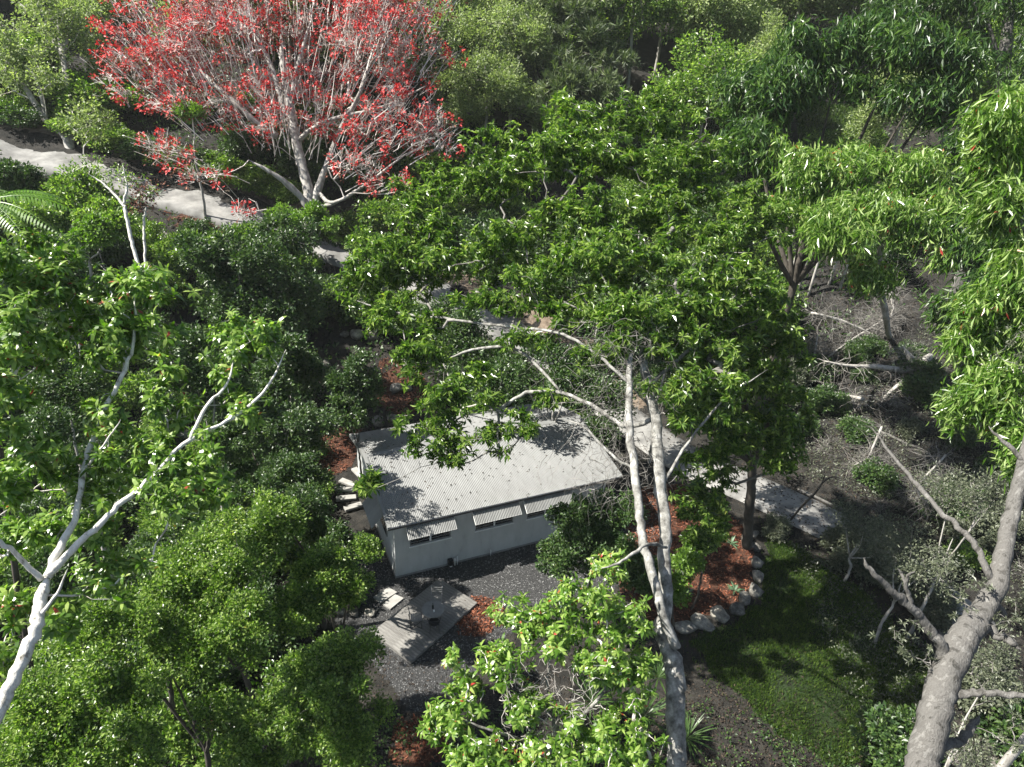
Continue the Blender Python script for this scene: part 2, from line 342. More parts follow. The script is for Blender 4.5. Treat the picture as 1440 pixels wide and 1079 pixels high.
lawn_poly = wobble(gpoly([(1075, 745), (1150, 790), (1240, 860), (1310, 960), (1290, 1050), (1180, 1075), (1080, 1020), (1000, 940), (975, 900), (1040, 872), (1072, 830)]), .25)
sheet('lawn', lawn_poly, M['lawn'], .012)
far_lawn = wobble(gpoly([(1120, 150), (1200, 150), (1240, 185), (1200, 215), (1130, 205)]), .3)
sheet('far_lawn', far_lawn, M['lawn'], .03, .5)
small_lawn = wobble(gpoly([(420, 330), (470, 315), (540, 330), (530, 365), (470, 350), (430, 350)]), .2)
sheet('upper_lawn', small_lawn, M['lawn'], .02, .3)
beds = [gpoly([(890, 690), (945, 680), (985, 700), (1040, 735), (1056, 765), (1060, 800), (1050, 832), (1020, 858), (985, 868), (940, 878), (895, 862), (870, 800)]),
        gpoly([(628, 850), (660, 842), (700, 845), (705, 880), (660, 895), (640, 880)]),
        gpoly([(430, 650), (450, 615), (500, 590), (500, 640), (470, 670)]),
        gpoly([(535, 505), (590, 520), (600, 570), (560, 585), (530, 560)]),
        gpoly([(225, 285), (270, 292), (330, 312), (300, 330), (240, 312)]),
        gpoly([(240, 1020), (310, 1020), (320, 1060), (250, 1070)]),
        gpoly([(560, 1010), (620, 1020), (620, 1070), (550, 1070)]),
        gpoly([(0, 720), (45, 725), (45, 750), (0, 755)])]
chips = MB()
for k, b in enumerate(beds):
    b = wobble(b, .12 if k != 4 else .3); sheet('mulch_bed', b, M['mulch'], .016 + .001 * k, .2)
    n = [5200, 1100, 700, 800, 600, 400, 400, 200][k]
    q = pts_in(b, n); d = rdir(n); d[:, 2] *= .35; L = rng.uniform(.06, .2, n)
    nn = rdir(n) * .5 + [0, 0, 1]
    leaves(chips, np.column_stack([q, terr(q[:, 0], q[:, 1]) + rng.uniform(.02, .09, n)]), d, nn, L, L * .35, 2)
tag(chips.build('bark_mulch', M['mulch_chip']), 'loose red bark mulch chips spread over the garden beds', 'mulch', kind='stuff')

# gravel stones
def stones_mesh(mb, c, r):
    o = np.array([[1, 0, 0], [0, 1, 0], [-1, 0, 0], [0, -1, 0], [0, 0, .7], [0, 0, -.7]], float)
    f = np.array([[0, 1, 4], [1, 2, 4], [2, 3, 4], [3, 0, 4]])
    n = len(c); a = rng.uniform(0, 6.28, n); R = np.stack([np.cos(a), -np.sin(a), 0 * a, np.sin(a), np.cos(a), 0 * a, 0 * a, 0 * a, 1 + 0 * a], 1).reshape(n, 3, 3)
    v = np.einsum('nij,kj->nki', R, o) * (r[:, None, None] * rng.uniform(.6, 1.3, (n, 6, 3))) + c[:, None]
    mb.add(v.reshape(-1, 3), (f[None] + (np.arange(n) * 6)[:, None, None]).reshape(-1, 3))
n = 19000; q = pts_in(gravel_poly, n); mb = MB()
stones_mesh(mb, np.column_stack([q, terr(q[:, 0], q[:, 1]) + .015]), rng.uniform(.012, .04, n))
tag(mb.build('gravel', M['gravel']), 'dark grey gravel around the cottage and the timber deck', 'gravel', kind='stuff')

# ------------------------------------------------------------------ house
class HL:   # local frame of the house
    @staticmethod
    def w(u, v, z): return HC + he * u + hn * v + np.array([0, 0, z])
HAX = np.array([he, hn, [0, 0, 1.]])
WH, HLN, HD = 2.86, 10.15, 7.75        # wall height, length, depth
RV, RH, BH = 4.5, 3.65, 2.75           # ridge depth and height, rear eave height
house = empty('cottage', HC, HY)
tag(house, 'pale grey single storey cottage with a corrugated metal roof and window awnings', 'cottage')
def hmb(): return MB()
def hbox(mb, u0, u1, v0, v1, z0, z1, **k): box(mb, ((u0 + u1) / 2, (v0 + v1) / 2, (z0 + z1) / 2), abs(u1 - u0), abs(v1 - v0), abs(z1 - z0), **k)
def uw(px, py, vv=0.0):               # pixel -> (u, z) on the plane v = vv of the house
    r = ray(px, py); t = ((HC + hn * vv - CP) @ hn) / (r @ hn); p = CP + r * t - HC
    return p @ he, p[2]
wins = []
for (xa, ya), (xb, yb) in (((576.6, 768.2), (634, 755.5)), ((668.4, 747), (721.8, 734.7)), ((740.8, 730), (792, 719))):
    ua, za = uw(xa, ya); ub, zb = uw(xb, yb); wins.append((ua, ub, (za + zb) / 2))
zb_ = float(np.mean([w[2] for w in wins])); zb_ = min(max(zb_, 1.0), 1.7)
WZ0, WZ1 = zb_, zb_ + 1.0
# front wall with openings: piers and strips
mb = hmb(); u = 0.0; T = .16
cuts = []
for ua, ub, _ in wins: cuts.append((ua, ub))
edges_u = [0.0]
for ua, ub in cuts:
    hbox(mb, u, ua, 0, T, 0, WH); hbox(mb, ua, ub, 0, T, 0, WZ0); hbox(mb, ua, ub, 0, T, WZ1, WH); u = ub
hbox(mb, u, HLN, 0, T, 0, WH)
mb.build('wall', M['wall'], house)
def gable(u0, u1, name):
    mb = hmb(); pr = [(T + .001, 0), (HD - .001, 0), (HD - .001, BH), (RV, RH - .03), (T + .001, WH)]
    v = [(u0, a, b) for a, b in pr] + [(u1, a, b) for a, b in pr]; n = 5
    mb.add(v, [[4, 3, 2, 1, 0][k] for k in range(5)] and np.array([[0, 1, 2, 3, 4]])); mb.add(v, np.array([[9, 8, 7, 6, 5]]))
    mb.add(v, np.array([[k, 5 + k, 5 + (k + 1) % 5, (k + 1) % 5] for k in range(5)])); return mb.build('wall', M['wall'], house)
gable(0, T, 'w'); gable(HLN - T, HLN, 'e')
mb = hmb(); hbox(mb, T, HLN - T, HD - T, HD, 0, BH - .02); mb.build('wall', M['wall'], house)
mb = hmb(); hbox(mb, -.03, HLN + .03, -.03, HD + .03, -.3, .10); mb.build('foundation', M['concrete'], house)
# corrugated sheets
def corr(mb, L, W, pitch=.0762, amp=.011, mi=0, thick=.0):
    n = int(round(W / pitch)); k = 8; xs = np.arange(n * k + 1) / k * pitch; z = amp * np.cos(xs / pitch * 2 * np.pi)
    a = np.column_stack([xs, 0 * xs, z]); b = np.column_stack([xs, 0 * xs + L, z]); m = len(xs)
    i = np.arange(m - 1); mb.add(np.concatenate([a, b]), np.stack([i, i + 1, m + i + 1, m + i], 1)); return n * pitch
OHF, OHS = .04, .26
Lroof = HLN + 2 * OHS; SW = .0762 * 10; ns = int(math.ceil(Lroof / SW))
def slope(v0, z0, v1, z1):
    L = math.hypot(v1 - v0, z1 - z0); m = MB(); corr(m, L, SW); me = m.mesh('roof_sheet', M['roof'], True)
    for k in range(ns):
        o = bpy.data.objects.new('roof_sheet', me); o.location = (-OHS + k * SW, v0, z0 + (.003 if k % 2 else 0)); o.rotation_euler = (math.atan2(z1 - z0, v1 - v0), 0, 0)
        link(o, house)
    return L
sF = (RH - WH) / (RV); zf = WH - sF * OHF + .06
slope(-OHF, zf, RV, RH + .06)
slope(RV, RH + .06, HD + .3, BH - .05)
rW = ns * SW
mb = hmb(); 
for vv, sgn in ((RV, 1),):
    v = []; 
    pr = [(RV - .2, RH + .06 - .2 * sF + .016), (RV, RH + .092), (RV + .2, RH + .06 - .2 * (RH - BH + .11) / (HD + .3 - RV) + .016)]
    v = [(-OHS, a, b) for a, b in pr] + [(-OHS + rW, a, b) for a, b in pr]
    mb.add(v, np.array([[0, 3, 4, 1], [1, 4, 5, 2]]))
mb.build('ridge_cap', M['roof'], house)
for uu in (-OHS - .012, -OHS + rW + .012):       # barge boards
    mb = hmb()
    for (va, za, vb, zb) in ((-OHF, zf, RV, RH + .06), (RV, RH + .06, HD + .3, BH - .05)):
        v = [(uu - .015, va, za - .15), (uu + .015, va, za - .15), (uu + .015, va, za + .035), (uu - .015, va, za + .035), (uu - .015, vb, zb - .15), (uu + .015, vb, zb - .15), (uu + .015, vb, zb + .035), (uu - .015, vb, zb + .035)]
        mb.add(v, np.array([[0, 1, 2, 3], [7, 6, 5, 4], [0, 4, 5, 1], [1, 5, 6, 2], [2, 6, 7, 3], [3, 7, 4, 0]]))
    # flat flashing lying over the sheet edge
    s = 1 if uu < 0 else -1
    for (va, za, vb, zb) in ((-OHF, zf, RV, RH + .06), (RV, RH + .06, HD + .3, BH - .05)):
        v = [(uu, va, za + .037), (uu + s * .13, va, za + .03), (uu + s * .13, vb, zb + .03), (uu, vb, zb + .037)]
        mb.add(v, np.array([[0, 1, 2, 3]]))
    mb.build('barge_board', M['roof'], house)
mb = hmb(); ug0, ug1 = -OHS - .02, -OHS + rW + .02; vg = -OHF - .02
hbox(mb, ug0, ug1, vg - .055, vg - .050, zf - .09, zf - .0); hbox(mb, ug0, ug1, vg - .049, vg + .02, zf - .095, zf - .090)
hbox(mb, ug0, ug0 + .004, vg - .049, vg + .02, zf - .089, zf - .0); hbox(mb, ug1 - .004, ug1, vg - .049, vg + .02, zf - .089, zf - .0)
mb.build('gutter', M['gutter'], house)
mb = hmb(); hbox(mb, -OHS, -OHS + rW, -OHF + .005, -OHF + .025, zf - .12, zf - .02); mb.build('fascia', M['trim'], house)
# downpipe at the far end of the gutter
mb = hmb(); ue = HLN + .1
tube(mb, smooth_path([(ue, vg, zf - .11), (ue, vg, zf - .25), (ue - .1, -.09, zf - .7), (ue - .12, -.07, .1)], 3), .045, 8); mb.build('downpipe', M['pipe'], house, True)
# windows
for ua, ub, _ in wins:
    win = MB(); fwid = .05
    hbox(win, ua, ub, .03, .10, WZ0, WZ0 + fwid); hbox(win, ua, ub, .03, .10, WZ1 - fwid, WZ1)
    hbox(win, ua, ua + fwid, .03, .10, WZ0 + fwid, WZ1 - fwid); hbox(win, ub - fwid, ub, .03, .10, WZ0 + fwid, WZ1 - fwid)
    w = win.build('window', M['frame'], house); um = (ua + ub) / 2
    mm = MB(); hbox(mm, um - .035, um + .035, .02, .09, WZ0 + fwid, WZ1 - fwid); mm.build('mullion', M['trim'], w)
    for (a, b, vv) in ((ua + fwid, um - .035, .06), (um + .035, ub - fwid, .075)):
        pn = MB(); hbox(pn, a, b, vv, vv + .006, WZ0 + fwid, WZ1 - fwid); pn.build('pane', M['pane'], w)
        bl = MB()
        for zz in (.16, .30): hbox(bl, a, b, vv - .022, vv - .008, WZ0 + zz, WZ0 + zz + .022)
        bl.build('rail', M['frame'], w)
    sl_ = MB(); hbox(sl_, ua - .04, ub + .04, -.035, .029, WZ0 - .045, WZ0 - .002); sl_.build('sill', M['trim'], w)
# awnings over the windows
aw = [((575.5, 759), (644, 744.5)), ((669.5, 738.6), (734.7, 723.3)), ((741.8, 722), (806, 708))]
for (a, b) in aw:
    vo, L = -.52, .0
    ua, za = uw(*a, vv=vo); ub, zb = uw(*b, vv=vo); zl = (za + zb) / 2; zt = WH - .06
    ln = math.hypot(-.02 - vo, zt - zl); m = MB(); wid = corr(m, ln, abs(ub - ua))
    o = m.build('awning', M['roof'], house, True, loc=(ua, vo, zl)); o.rotation_euler = (math.atan2(zt - zl, -.02 - vo), 0, 0)
    for uu in (0.0, wid):
        br = MB(); box(br, (uu, ln * .5, -.03), .02, ln, .05); br.build('bracket', M['trim'], o)
    fe = MB(); box(fe, (wid / 2, .01, -.022), wid - .025, .02, .03); fe.build('edge_strip', M['trim'], o)
# gable-end awning and window
m = MB(); gl = 1.0; corr(m, gl, 1.9)
o = m.build('awning', M['roof'], house, True, loc=(-.72, 3.1, 2.02)); o.rotation_euler = (math.radians(47), 0, -math.pi / 2)
win = MB(); hbox(win, -.05, -.002, 1.3, 3.0, 1.3, 2.45); w = win.build('window', M['frame'], house)
pn = MB(); hbox(pn, -.058, -.051, 1.36, 2.94, 1.36, 2.39); pn.build('pane', M['pane'], w)
# fittings at the foot of the wall
def hp(px, py, z=0): 
    r = ray(px, py); t = (z - CAM_H) / r[2]; return CP + r * t
tapu, _ = uw(641, 792, -.25)
mb = MB()
for du, h_, r_ in ((0, .42, .035), (.12, .5, .028)): tube(mb, [(tapu + du, -.12, 0), (tapu + du, -.12, h_)], r_, 8)
mb.build('pipe_stub', M['pipe'], house, True)
mb = MB(); hbox(mb, tapu - .32, tapu - .1, -.24, -.02, .12, .42, bev=.02); mb.build('meter_box', M['black'], house)
u2, _ = uw(690, 779, -.1); mb = MB(); tube(mb, [(u2, -.1, 0), (u2, -.1, .3), (u2, -.03, .34)], .022, 8); mb.build('pipe_stub', M['pipe'], house, True)
bl = hp(634, 797); mb = MB()
tube(mb, [(0, 0, -.07), (0, 0, -.05), (0, 0, 0), (0, 0, .05), (0, 0, .07)], [.02, .06, .085, .06, .02], 12)
tag(mb.build('garden_light', M['pipe'], None, True, loc=(bl[0], bl[1], .07)), 'small white ball light on the gravel beside the wall pipes', 'light')
# entry slabs fanned out beside the gable wall
for k, (px, py, ang, ln) in enumerate(((489, 680, -25, .95), (484, 690, -5, 1.05), (487, 703, 14, 1.0), (497, 716, 32, .9), (503, 668, -50, .8))):
    p = G(px, py); mb = MB(); a = math.radians(ang); A = np.array([[math.cos(a), math.sin(a), 0], [-math.sin(a), math.cos(a), 0], [0, 0, 1]])
    box(mb, (0, 0, 0), ln, .34, .12, A, bev=.015)
    tag(mb.build('stone_step', M['paver'], None, False, loc=(p[0], p[1], p[2] + .05 + .035 * k)), ['pale slab step pointing at the gable wall, second of the fan', 'pale slab step lying level in the middle of the fan', 'pale slab step just in front of the middle one', 'pale slab step nearest the camera in the fan by the gable', 'pale slab step farthest back in the fan by the gable'][k], 'step', 'fanned slab steps by the gable wall')

# ------------------------------------------------------------------ deck and furniture
d0 = np.array([-3.26, 18.0, 0]); DY = .94; DL, DW, DZ = 3.9, 2.15, .16
da = np.array([math.cos(DY), math.sin(DY), 0]); db = np.array([-math.sin(DY), math.cos(DY), 0])
deck = empty('timber_deck', d0, DY); tag(deck, 'low grey timber deck on the gravel with a round table and chairs', 'deck')
npl = 28; pw = DL / npl; m = MB(); box(m, (0, 0, 0), pw - .007, DW, .025, bev=.003); me = m.mesh('plank', M['deck'])
for k in range(npl):
    o = bpy.data.objects.new('plank', me); o.location = ((k + .5) * pw, DW / 2, DZ - .0125 + random.uniform(-.001, .001)); link(o, deck)
for (u0, u1, v0, v1) in ((0, DL, -.022, -.002), (0, DL, DW + .002, DW + .022), (-.022, -.002, -.022, DW + .022), (DL + .002, DL + .022, -.022, DW + .022)):
    mb = MB(); hbox(mb, u0, u1, v0, v1, .02, DZ - .004); mb.build('fascia_board', M['deck'], deck)
for v in (.3, 1.07, 1.85):
    mb = MB(); hbox(mb, .05, DL - .05, v - .03, v + .03, .0, DZ - .027); mb.build('bearer', M['bark_dark'], deck)
for (px, py) in ((567, 923), (584, 921), (624, 888)):
    p = hp(px, py, .05); mb = MB(); tube(mb, [(0, 0, -.05), (0, 0, .05), (0, 0, .07)], [.03, .03, .015], 8)
    tag(mb.build('garden_light', M['pipe'], None, True, loc=p), {567: 'tiny white stake light left of the near corner of the deck', 584: 'tiny white stake light right of the near corner of the deck', 624: 'tiny white stake light halfway along the right side of the deck'}[px], 'light', 'small white lights round the deck')
tp = hp(609.3, 856.4, DZ + .73)
tab = empty('garden_table', (tp[0], tp[1], DZ)); tag(tab, 'round grey bistro table with a dark bottle on the timber deck', 'table')
mb = MB(); tube(mb, [(0, 0, .70), (0, 0, .705), (0, 0, .728), (0, 0, .732)], [.455, .462, .462, .45], 40); mb.build('tabletop', M['table'], tab)
mb = MB(); tube(mb, [(0, 0, .03), (0, 0, .699)], .03, 10); mb.build('pedestal', M['steel'], tab, True)
for k in range(4):
    a = k * math.pi / 2 + .4; mb = MB(); tube(mb, [(0, 0, .06), (math.cos(a) * .2, math.sin(a) * .2, .05), (math.cos(a) * .34, math.sin(a) * .34, .012)], .014, 6); mb.build('leg', M['steel'], tab, True)
bo = MB(); tube(bo, [(0, 0, 0), (0, 0, .01), (0, 0, .17), (0, 0, .21), (0, 0, .29), (0, 0, .3)], [.03, .038, .038, .016, .013, .013], 14)
bp = hp(608.7, 856, DZ + .74)
tag(bo.build('bottle', M['bottle'], None, True, loc=(bp[0], bp[1], DZ + .733)), 'dark glass bottle standing in the middle of the round deck table', 'bottle')
gl_ = MB(); tube(gl_, [(0, 0, 0), (0, 0, .08)], [.03, .034], 12)
gp = hp(609.5, 858.5, DZ + .74)
tag(gl_.build('drinking_cup', M['trim'], None, True, loc=(gp[0] + .03, gp[1] - .06, DZ + .733)), 'small white cup beside the bottle on the deck table', 'cup')
def chair(loc, rz, label, mat, seatmat, sled=True):
    r = empty('bistro_chair', loc, rz); tag(r, label, 'chair', 'chairs around the deck table')   # faces +x
    mb = MB()
    for k in range(6): box(mb, (-.19 + k * .076, 0, .45), .066, .42, .014)
    mb.build('seat', seatmat, r)
    mb = MB(); 
    for z in (.62, .72, .82): box(mb, (-.235 - (z - .45) * .15, 0, z), .014, .40, .05)
    mb.build('backrest', seatmat, r)
    for s in (-1, 1):
        mb = MB(); tube(mb, smooth_path([(-.32, s * .22, .88), (-.25, s * .22, .5), (-.1, s * .22, .25), (.2, s * .22, .012)], 3), .014, 6); mb.build('leg', mat, r, True)
        mb = MB(); tube(mb, [(.22, s * .2, .44), (0, s * .2, .24), (-.24, s * .2, .012)], .013, 6); mb.build('leg', mat, r, True)
    for x, z in ((.2, .014), (-.24, .014), (.22, .435)):
        mb = MB(); tube(mb, [(x, -.21, z), (x, .21, z)], .012, 6); mb.build('crossbar', mat, r, True)
    return r
cp = hp(585.5, 868, DZ + .45); tc = np.array([tp[0], tp[1]])
def face(p): return math.atan2(tc[1] - p[1], tc[0] - p[0])
chair((cp[0], cp[1], DZ), face(cp) - .1, 'folding slatted chair with dark edges on the left side of the deck table', M['black'], M['table'])
cp = hp(613, 843, DZ + .45); chair((cp[0], cp[1], DZ), face(cp), 'grey folding chair half hidden behind the deck table', M['steel'], M['table'])
cp = hp(610.5, 874, DZ + .45)
r = empty('bistro_chair', (cp[0], cp[1], DZ), face(cp)); tag(r, 'black round tub chair in front of the deck table', 'chair', 'chairs around the deck table')
mb = MB(); tube(mb, [(0, 0, .40), (0, 0, .41), (0, 0, .43), (0, 0, .435)], [.2, .23, .23, .2], 24); mb.build('seat', M['black'], r, True)
mb = MB(); th_ = np.linspace(math.radians(80), math.radians(280), 18)
tube(mb, np.column_stack([.26 * np.cos(th_), .26 * np.sin(th_), .62 + .06 * np.cos((th_ - math.pi))]), .02, 8); mb.build('backrest', M['black'], r, True)
for k in range(4):
    a = math.radians(45 + 90 * k); mb = MB(); top = .62 if k in (1, 2) else .41
    tube(mb, [(.25 * math.cos(a), .25 * math.sin(a), top), (.24 * math.cos(a), .24 * math.sin(a), .40), (.27 * math.cos(a), .27 * math.sin(a), .0)], .012, 6); mb.build('leg', M['black'], r, True)
for k, cs in enumerate((((546.4, 825.8), (558.6, 832.7), (535, 847.2), (525, 839.6)), ((555.6, 835.8), (567.8, 841), (548.7, 856.4), (538, 849.5)))):
    q = np.array([hp(*c, .09) for c in cs]); mb = MB(); lo = q.copy(); lo[:, 2] = 0; o_ = q.mean(0); o_[2] = 0
    mb.add(np.concatenate([lo, q]) - o_, BOXF)
    tag(mb.build('concrete_paver', M['paver'], None, False, loc=o_), ['pale rectangular paver left of the deck, the one nearer the shrubs', 'pale rectangular paver left of the deck, the one nearer the planks'][k], 'paver', 'two pavers beside the deck')
# ------------------------------------------------------------------ rocks
def rock_mesh(seed):
    r = np.random.default_rng(seed); nlat, nlon = 9, 13; v = []
    ph = r.uniform(0, 6.28, 6); cut = unit(r.normal(size=(9, 3)))
    for a in range(nlat + 1):
        t = math.pi * a / nlat
        for b in range(nlon):
            p = 2 * math.pi * b / nlon; d = np.array([math.sin(t) * math.cos(p), math.sin(t) * math.sin(p), math.cos(t)])
            rad = 1 + .12 * math.sin(3 * d[0] + ph[0]) + .1 * math.sin(4 * d[1] + ph[1]) + .08 * math.sin(5 * d[2] + ph[2])
            for c in cut:
                k = d @ c
                if k > .45: rad = min(rad, .60 / k)
            v.append(d * rad)
    i, j = np.meshgrid(np.arange(nlon), np.arange(nlat)); a = (j * nlon + i).ravel(); b = (j * nlon + (i + 1) % nlon).ravel()
    mb = MB(); mb.add(v, np.stack([a, a + nlon, b + nlon, b], 1)); return mb.mesh('boulder', M['rock'], True)
rmeshes = [rock_mesh(s) for s in range(6)]
def rock(px, py, sx, sy, sz, label, group, name='boulder', d=None):
    p = G(px, py + sz * 4) if d is None else d; o = bpy.data.objects.new(name, random.choice(rmeshes)); o.location = (p[0], p[1], p[2] + sz * .35)
    o.scale = (sx, sy, sz); o.rotation_euler = (random.uniform(-.2, .2), random.uniform(-.2, .2), random.uniform(0, 6.28)); link(o)
    return tag(o, label, 'rock', group)
bl_ = [(1060, 752, .4, 'dark boulder at the far end of the curved bed edge'), (1060, 770, .5, 'tall dark grey boulder near the far end of the bed edge'), (1063, 794, .52, 'long grey boulder halfway up the right side of the bed edge'),
       (1065, 813, .5, 'narrow grey boulder just above the bend of the bed edge'), (1061, 834, .52, 'light topped boulder at the bend of the bed edge'), (1047, 845, .5, 'low dark boulder just below the bend of the bed edge'),
       (1033, 859, .55, 'grey boulder with a flat cut face left of the low dark one'), (1014, 868, .62, 'tan upright boulder on the front of the bed edge'), (987, 878, .72, 'largest pale boulder on the front of the bed edge'), (963, 884, .58, 'cream boulder against the forked white trunk'),
       (925, 884, .5, 'boulder just left of the forked white trunk'), (900, 876, .45, 'small boulder left of the trunk under the leaves'), (1052, 728, .33, 'small dark rock by the driveway edge')]
for px, py, s, lb in bl_: rock(px, py, s * random.uniform(.75, .9), s * random.uniform(.6, .75), s * random.uniform(.55, .75), lb, 'boulders edging the red mulch bed')
for px, py, s, lb in [(441, 515, .42, 'pale rock left of a pair in the clearing behind the cottage'), (460, 513, .42, 'flat pale rock right of a pair in the clearing behind the cottage'), (465, 558, .55, 'broad grey rock at the left of the dark shrub'),
                      (502, 473, .75, 'long pale stone capping the terrace edge'), (524, 473, .7, 'thin pale stone at the right of the terrace cap'), (485, 472, .45, 'short stone left of the terrace cap'), (428, 477, .6, 'grey stone at the left end of the terrace'),
                      (569, 511, .62, 'pale rock above the red mulch behind the cottage'), (556, 548, .62, 'rounded pale rock below the red mulch behind the cottage'), (573, 546, .5, 'smaller rock right of the rounded pale one'), (573, 500, .45, 'rock at the back of the mulch behind the cottage'),
                      (532, 594, .6, 'rock by the rear corner of the cottage roof'), (551, 590, .5, 'grey rock just right of the rear roof corner'), (189, 304, .8, 'pinkish rock beside the thin white tree'), (233, 338, .95, 'pale split rock on the upper terrace'), (258, 334, .8, 'grey rock right of the split one'),
                      (272, 327, .7, 'grey rock at the right end of the upper terrace'), (50, 330, .9, 'cream rock at the far left beside the ferns'), (74, 326, .9, 'long grey rock right of the cream one at far left'), (498, 862, .36, 'brown boulder beside the two pavers'), (478, 860, .4, 'dark boulder left of the brown one by the pavers'), (519, 863, .3, 'mossy rock between the brown boulder and the deck'), (262, 612, .7, 'pale rock deep in the shade behind the white tree')]:
    rock(px, py, s * random.uniform(.8, 1.1), s * .75, s * .6, lb, 'garden rocks on the slope' if py < 620 else 'rocks beside the pavers')
for k, (px, py) in enumerate([(1408, 1022), (1424, 1016), (1438, 1028), (1414, 1040), (1430, 1048), (1441, 1062), (1418, 1064), (1404, 1050), (1434, 1080), (1416, 1088), (1400, 1078), (1450, 1040)]):
    rock(px, py, random.uniform(.28, .4), random.uniform(.22, .3), random.uniform(.18, .26), 'grey stone in the rubble heap at the lower right corner', 'rubble heap stones')

# ------------------------------------------------------------------ trees
def blob_pts(blobs, n, lumps=9, lr=.36, flat=.85, inner=.35):
    """tips: part in lumps, part spread through the whole ellipsoid; returns tips and their outward directions"""
    vols = np.array([b[1][0] * b[1][1] * b[1][2] for b in blobs]) ** .7; cnt = np.maximum(4, (vols / vols.sum() * n)).astype(int)
    T, O = [], []
    for (c, r), k in zip(blobs, cnt):
        c = np.asarray(c); r = np.asarray(r); nl = max(6, int(lumps * 2.6)); dirs = rdir(nl); dirs[:, 2] = dirs[:, 2] + .15; dirs = unit(dirs)
        lc = dirs * (rng.uniform(.02, .78, (nl, 1)) ** .45); li = rng.integers(0, nl, k); ls = rng.uniform(.4, 1.3, nl) * lr * .62
        q = rdir(k) * (rng.uniform(inner, 1, (k, 1)) ** .6); q[:, 2] *= flat
        p = lc[li] + q * ls[li][:, None]; un = rng.random(k) < .10; p[un] = rdir(int(un.sum())) * rng.uniform(.15, 1.08, (int(un.sum()), 1)) ** .5
        T.append(c + p * r); O.append(unit(q * .6 + p * .6 + [0, 0, .25]))
    return np.concatenate(T), np.concatenate(O)
def grow(limbs, tips, r0=.006, sag=.03, seg=3, reach=None):
    """connect every tip to the nearest point of the growing skeleton (pipe-model radii)"""
    root = np.asarray(limbs[0][0][0]); nodes = []; par = []; rad = []; isl = []
    for pts, rr in limbs:
        q = smooth_path(pts, 3); r_ = np.interp(np.linspace(0, 1, len(q)), np.linspace(0, 1, len(pts)), rr)
        for a in range(len(q)): nodes.append(q[a]); par.append(-1); rad.append(r_[a]); isl.append(True)
    nb = len(nodes); N = np.zeros((nb + len(tips) * seg, 3)); N[:nb] = nodes; cnt = nb
    par = par + [0] * (len(tips) * seg); dr = np.linalg.norm(N - root, axis=1)
    order = np.argsort(np.linalg.norm(tips - root, axis=1)); 
    a0 = min(8, nb // 3)
    for t in order:
        p = tips[t]; dt = np.linalg.norm(p - root); dd = np.linalg.norm(N[:cnt] - p, axis=1) + np.where(dr[:cnt] > dt, 1.5, 0) * .6
        dd[:a0] += 3
        k = int(np.argmin(dd)); a = N[k]; L = np.linalg.norm(p - a); prev = k
        for s in range(1, seg + 1):
            f = s / seg; q = a + (p - a) * f; q = q + rng.normal(size=3) * L * .05 * (s < seg); q[2] += L * sag * 4 * f * (1 - f)
            N[cnt] = q; dr[cnt] = np.linalg.norm(q - root); par[cnt] = prev; prev = cnt; cnt += 1
    R = np.zeros(cnt); has = np.zeros(cnt, bool)
    for k in range(cnt - 1, nb - 1, -1):
        if not has[k]: R[k] = r0 ** 2.2
        q = par[k]
        if q >= 0 and q < cnt: R[q] += R[k]; has[q] = True
    R = R ** (1 / 2.2); idx = np.arange(nb, cnt); pa = np.array(par[nb:cnt])
    rp = R[pa].copy(); onl = pa < nb; rp[onl] = R[idx][onl] * 1.15; rp = np.minimum(rp, R[idx] * 1.8)
    return N[pa], N[idx], rp, R[idx]
def rosette(mb, T, O, n, L, W, mode=2, up_=.35, droop=.3, spread=(45, 95), bend=.4):
    k = len(T); ax = unit(O + np.array([0, 0, up_])); h = rdir(k); u = unit(np.cross(ax, h)); w = np.cross(ax, u)
    az = (np.arange(n) * 2.4)[None] + rng.uniform(0, 6.28, (k, 1)); el = np.radians(np.linspace(spread[0], spread[1], n))[None] + rng.normal(size=(k, n)) * .4
    d = ax[:, None] * np.cos(el)[..., None] + (u[:, None] * np.cos(az)[..., None] + w[:, None] * np.sin(az)[..., None]) * np.sin(el)[..., None]
    d[..., 2] -= droop; d = unit(d); nn = ax[:, None] + np.array([0, 0, .6]) + rng.normal(size=(k, n, 3)) * .25
    ll = L * rng.uniform(.55, 1.2, (k, n)) * rng.uniform(.65, 1.2, (k, 1))
    p = T[:, None] - ax[:, None] * (rng.uniform(0, .5, (k, n)) * L)[..., None]
    leaves(mb, p.reshape(-1, 3), d.reshape(-1, 3), nn.reshape(-1, 3), ll.ravel(), ll.ravel() * (W / L), mode, bend)
def droopers(mb, T, O, n, L, W, mode=2):
    k = len(T); d = rdir(k * n) * .8 + np.repeat(rdir(k), n, 0) * .3; d[:, 2] -= .8; d += np.repeat(O * [1, 1, .0], n, 0) * .3
    p = np.repeat(T, n, 0) + rng.normal(size=(k * n, 3)) * L * .55; nn = np.repeat(O, n, 0) + rdir(k * n) * .6 + [0, 0, .2]
    ll = L * rng.uniform(.6, 1.2, k * n); leaves(mb, p, d, nn, ll, ll * W / L, mode, .25, .1)
def bushy(mb, T, O, n, L, W, ball, mode=2):
    k = len(T); q = rdir(k * n) * rng.uniform(.2, 1, (k * n, 1)) ** .5; o = np.repeat(O, n, 0)
    p = np.repeat(T, n, 0) + q * ball; d = unit(q * .8 + o * .5 + rdir(k * n) * .7); nn = q * .3 + o * .5 + rdir(k * n) * .55 + [0, 0, .6]
    ll = L * rng.uniform(.6, 1.25, k * n); leaves(mb, p, d, nn, ll, ll * W / L, mode, .25, .15)
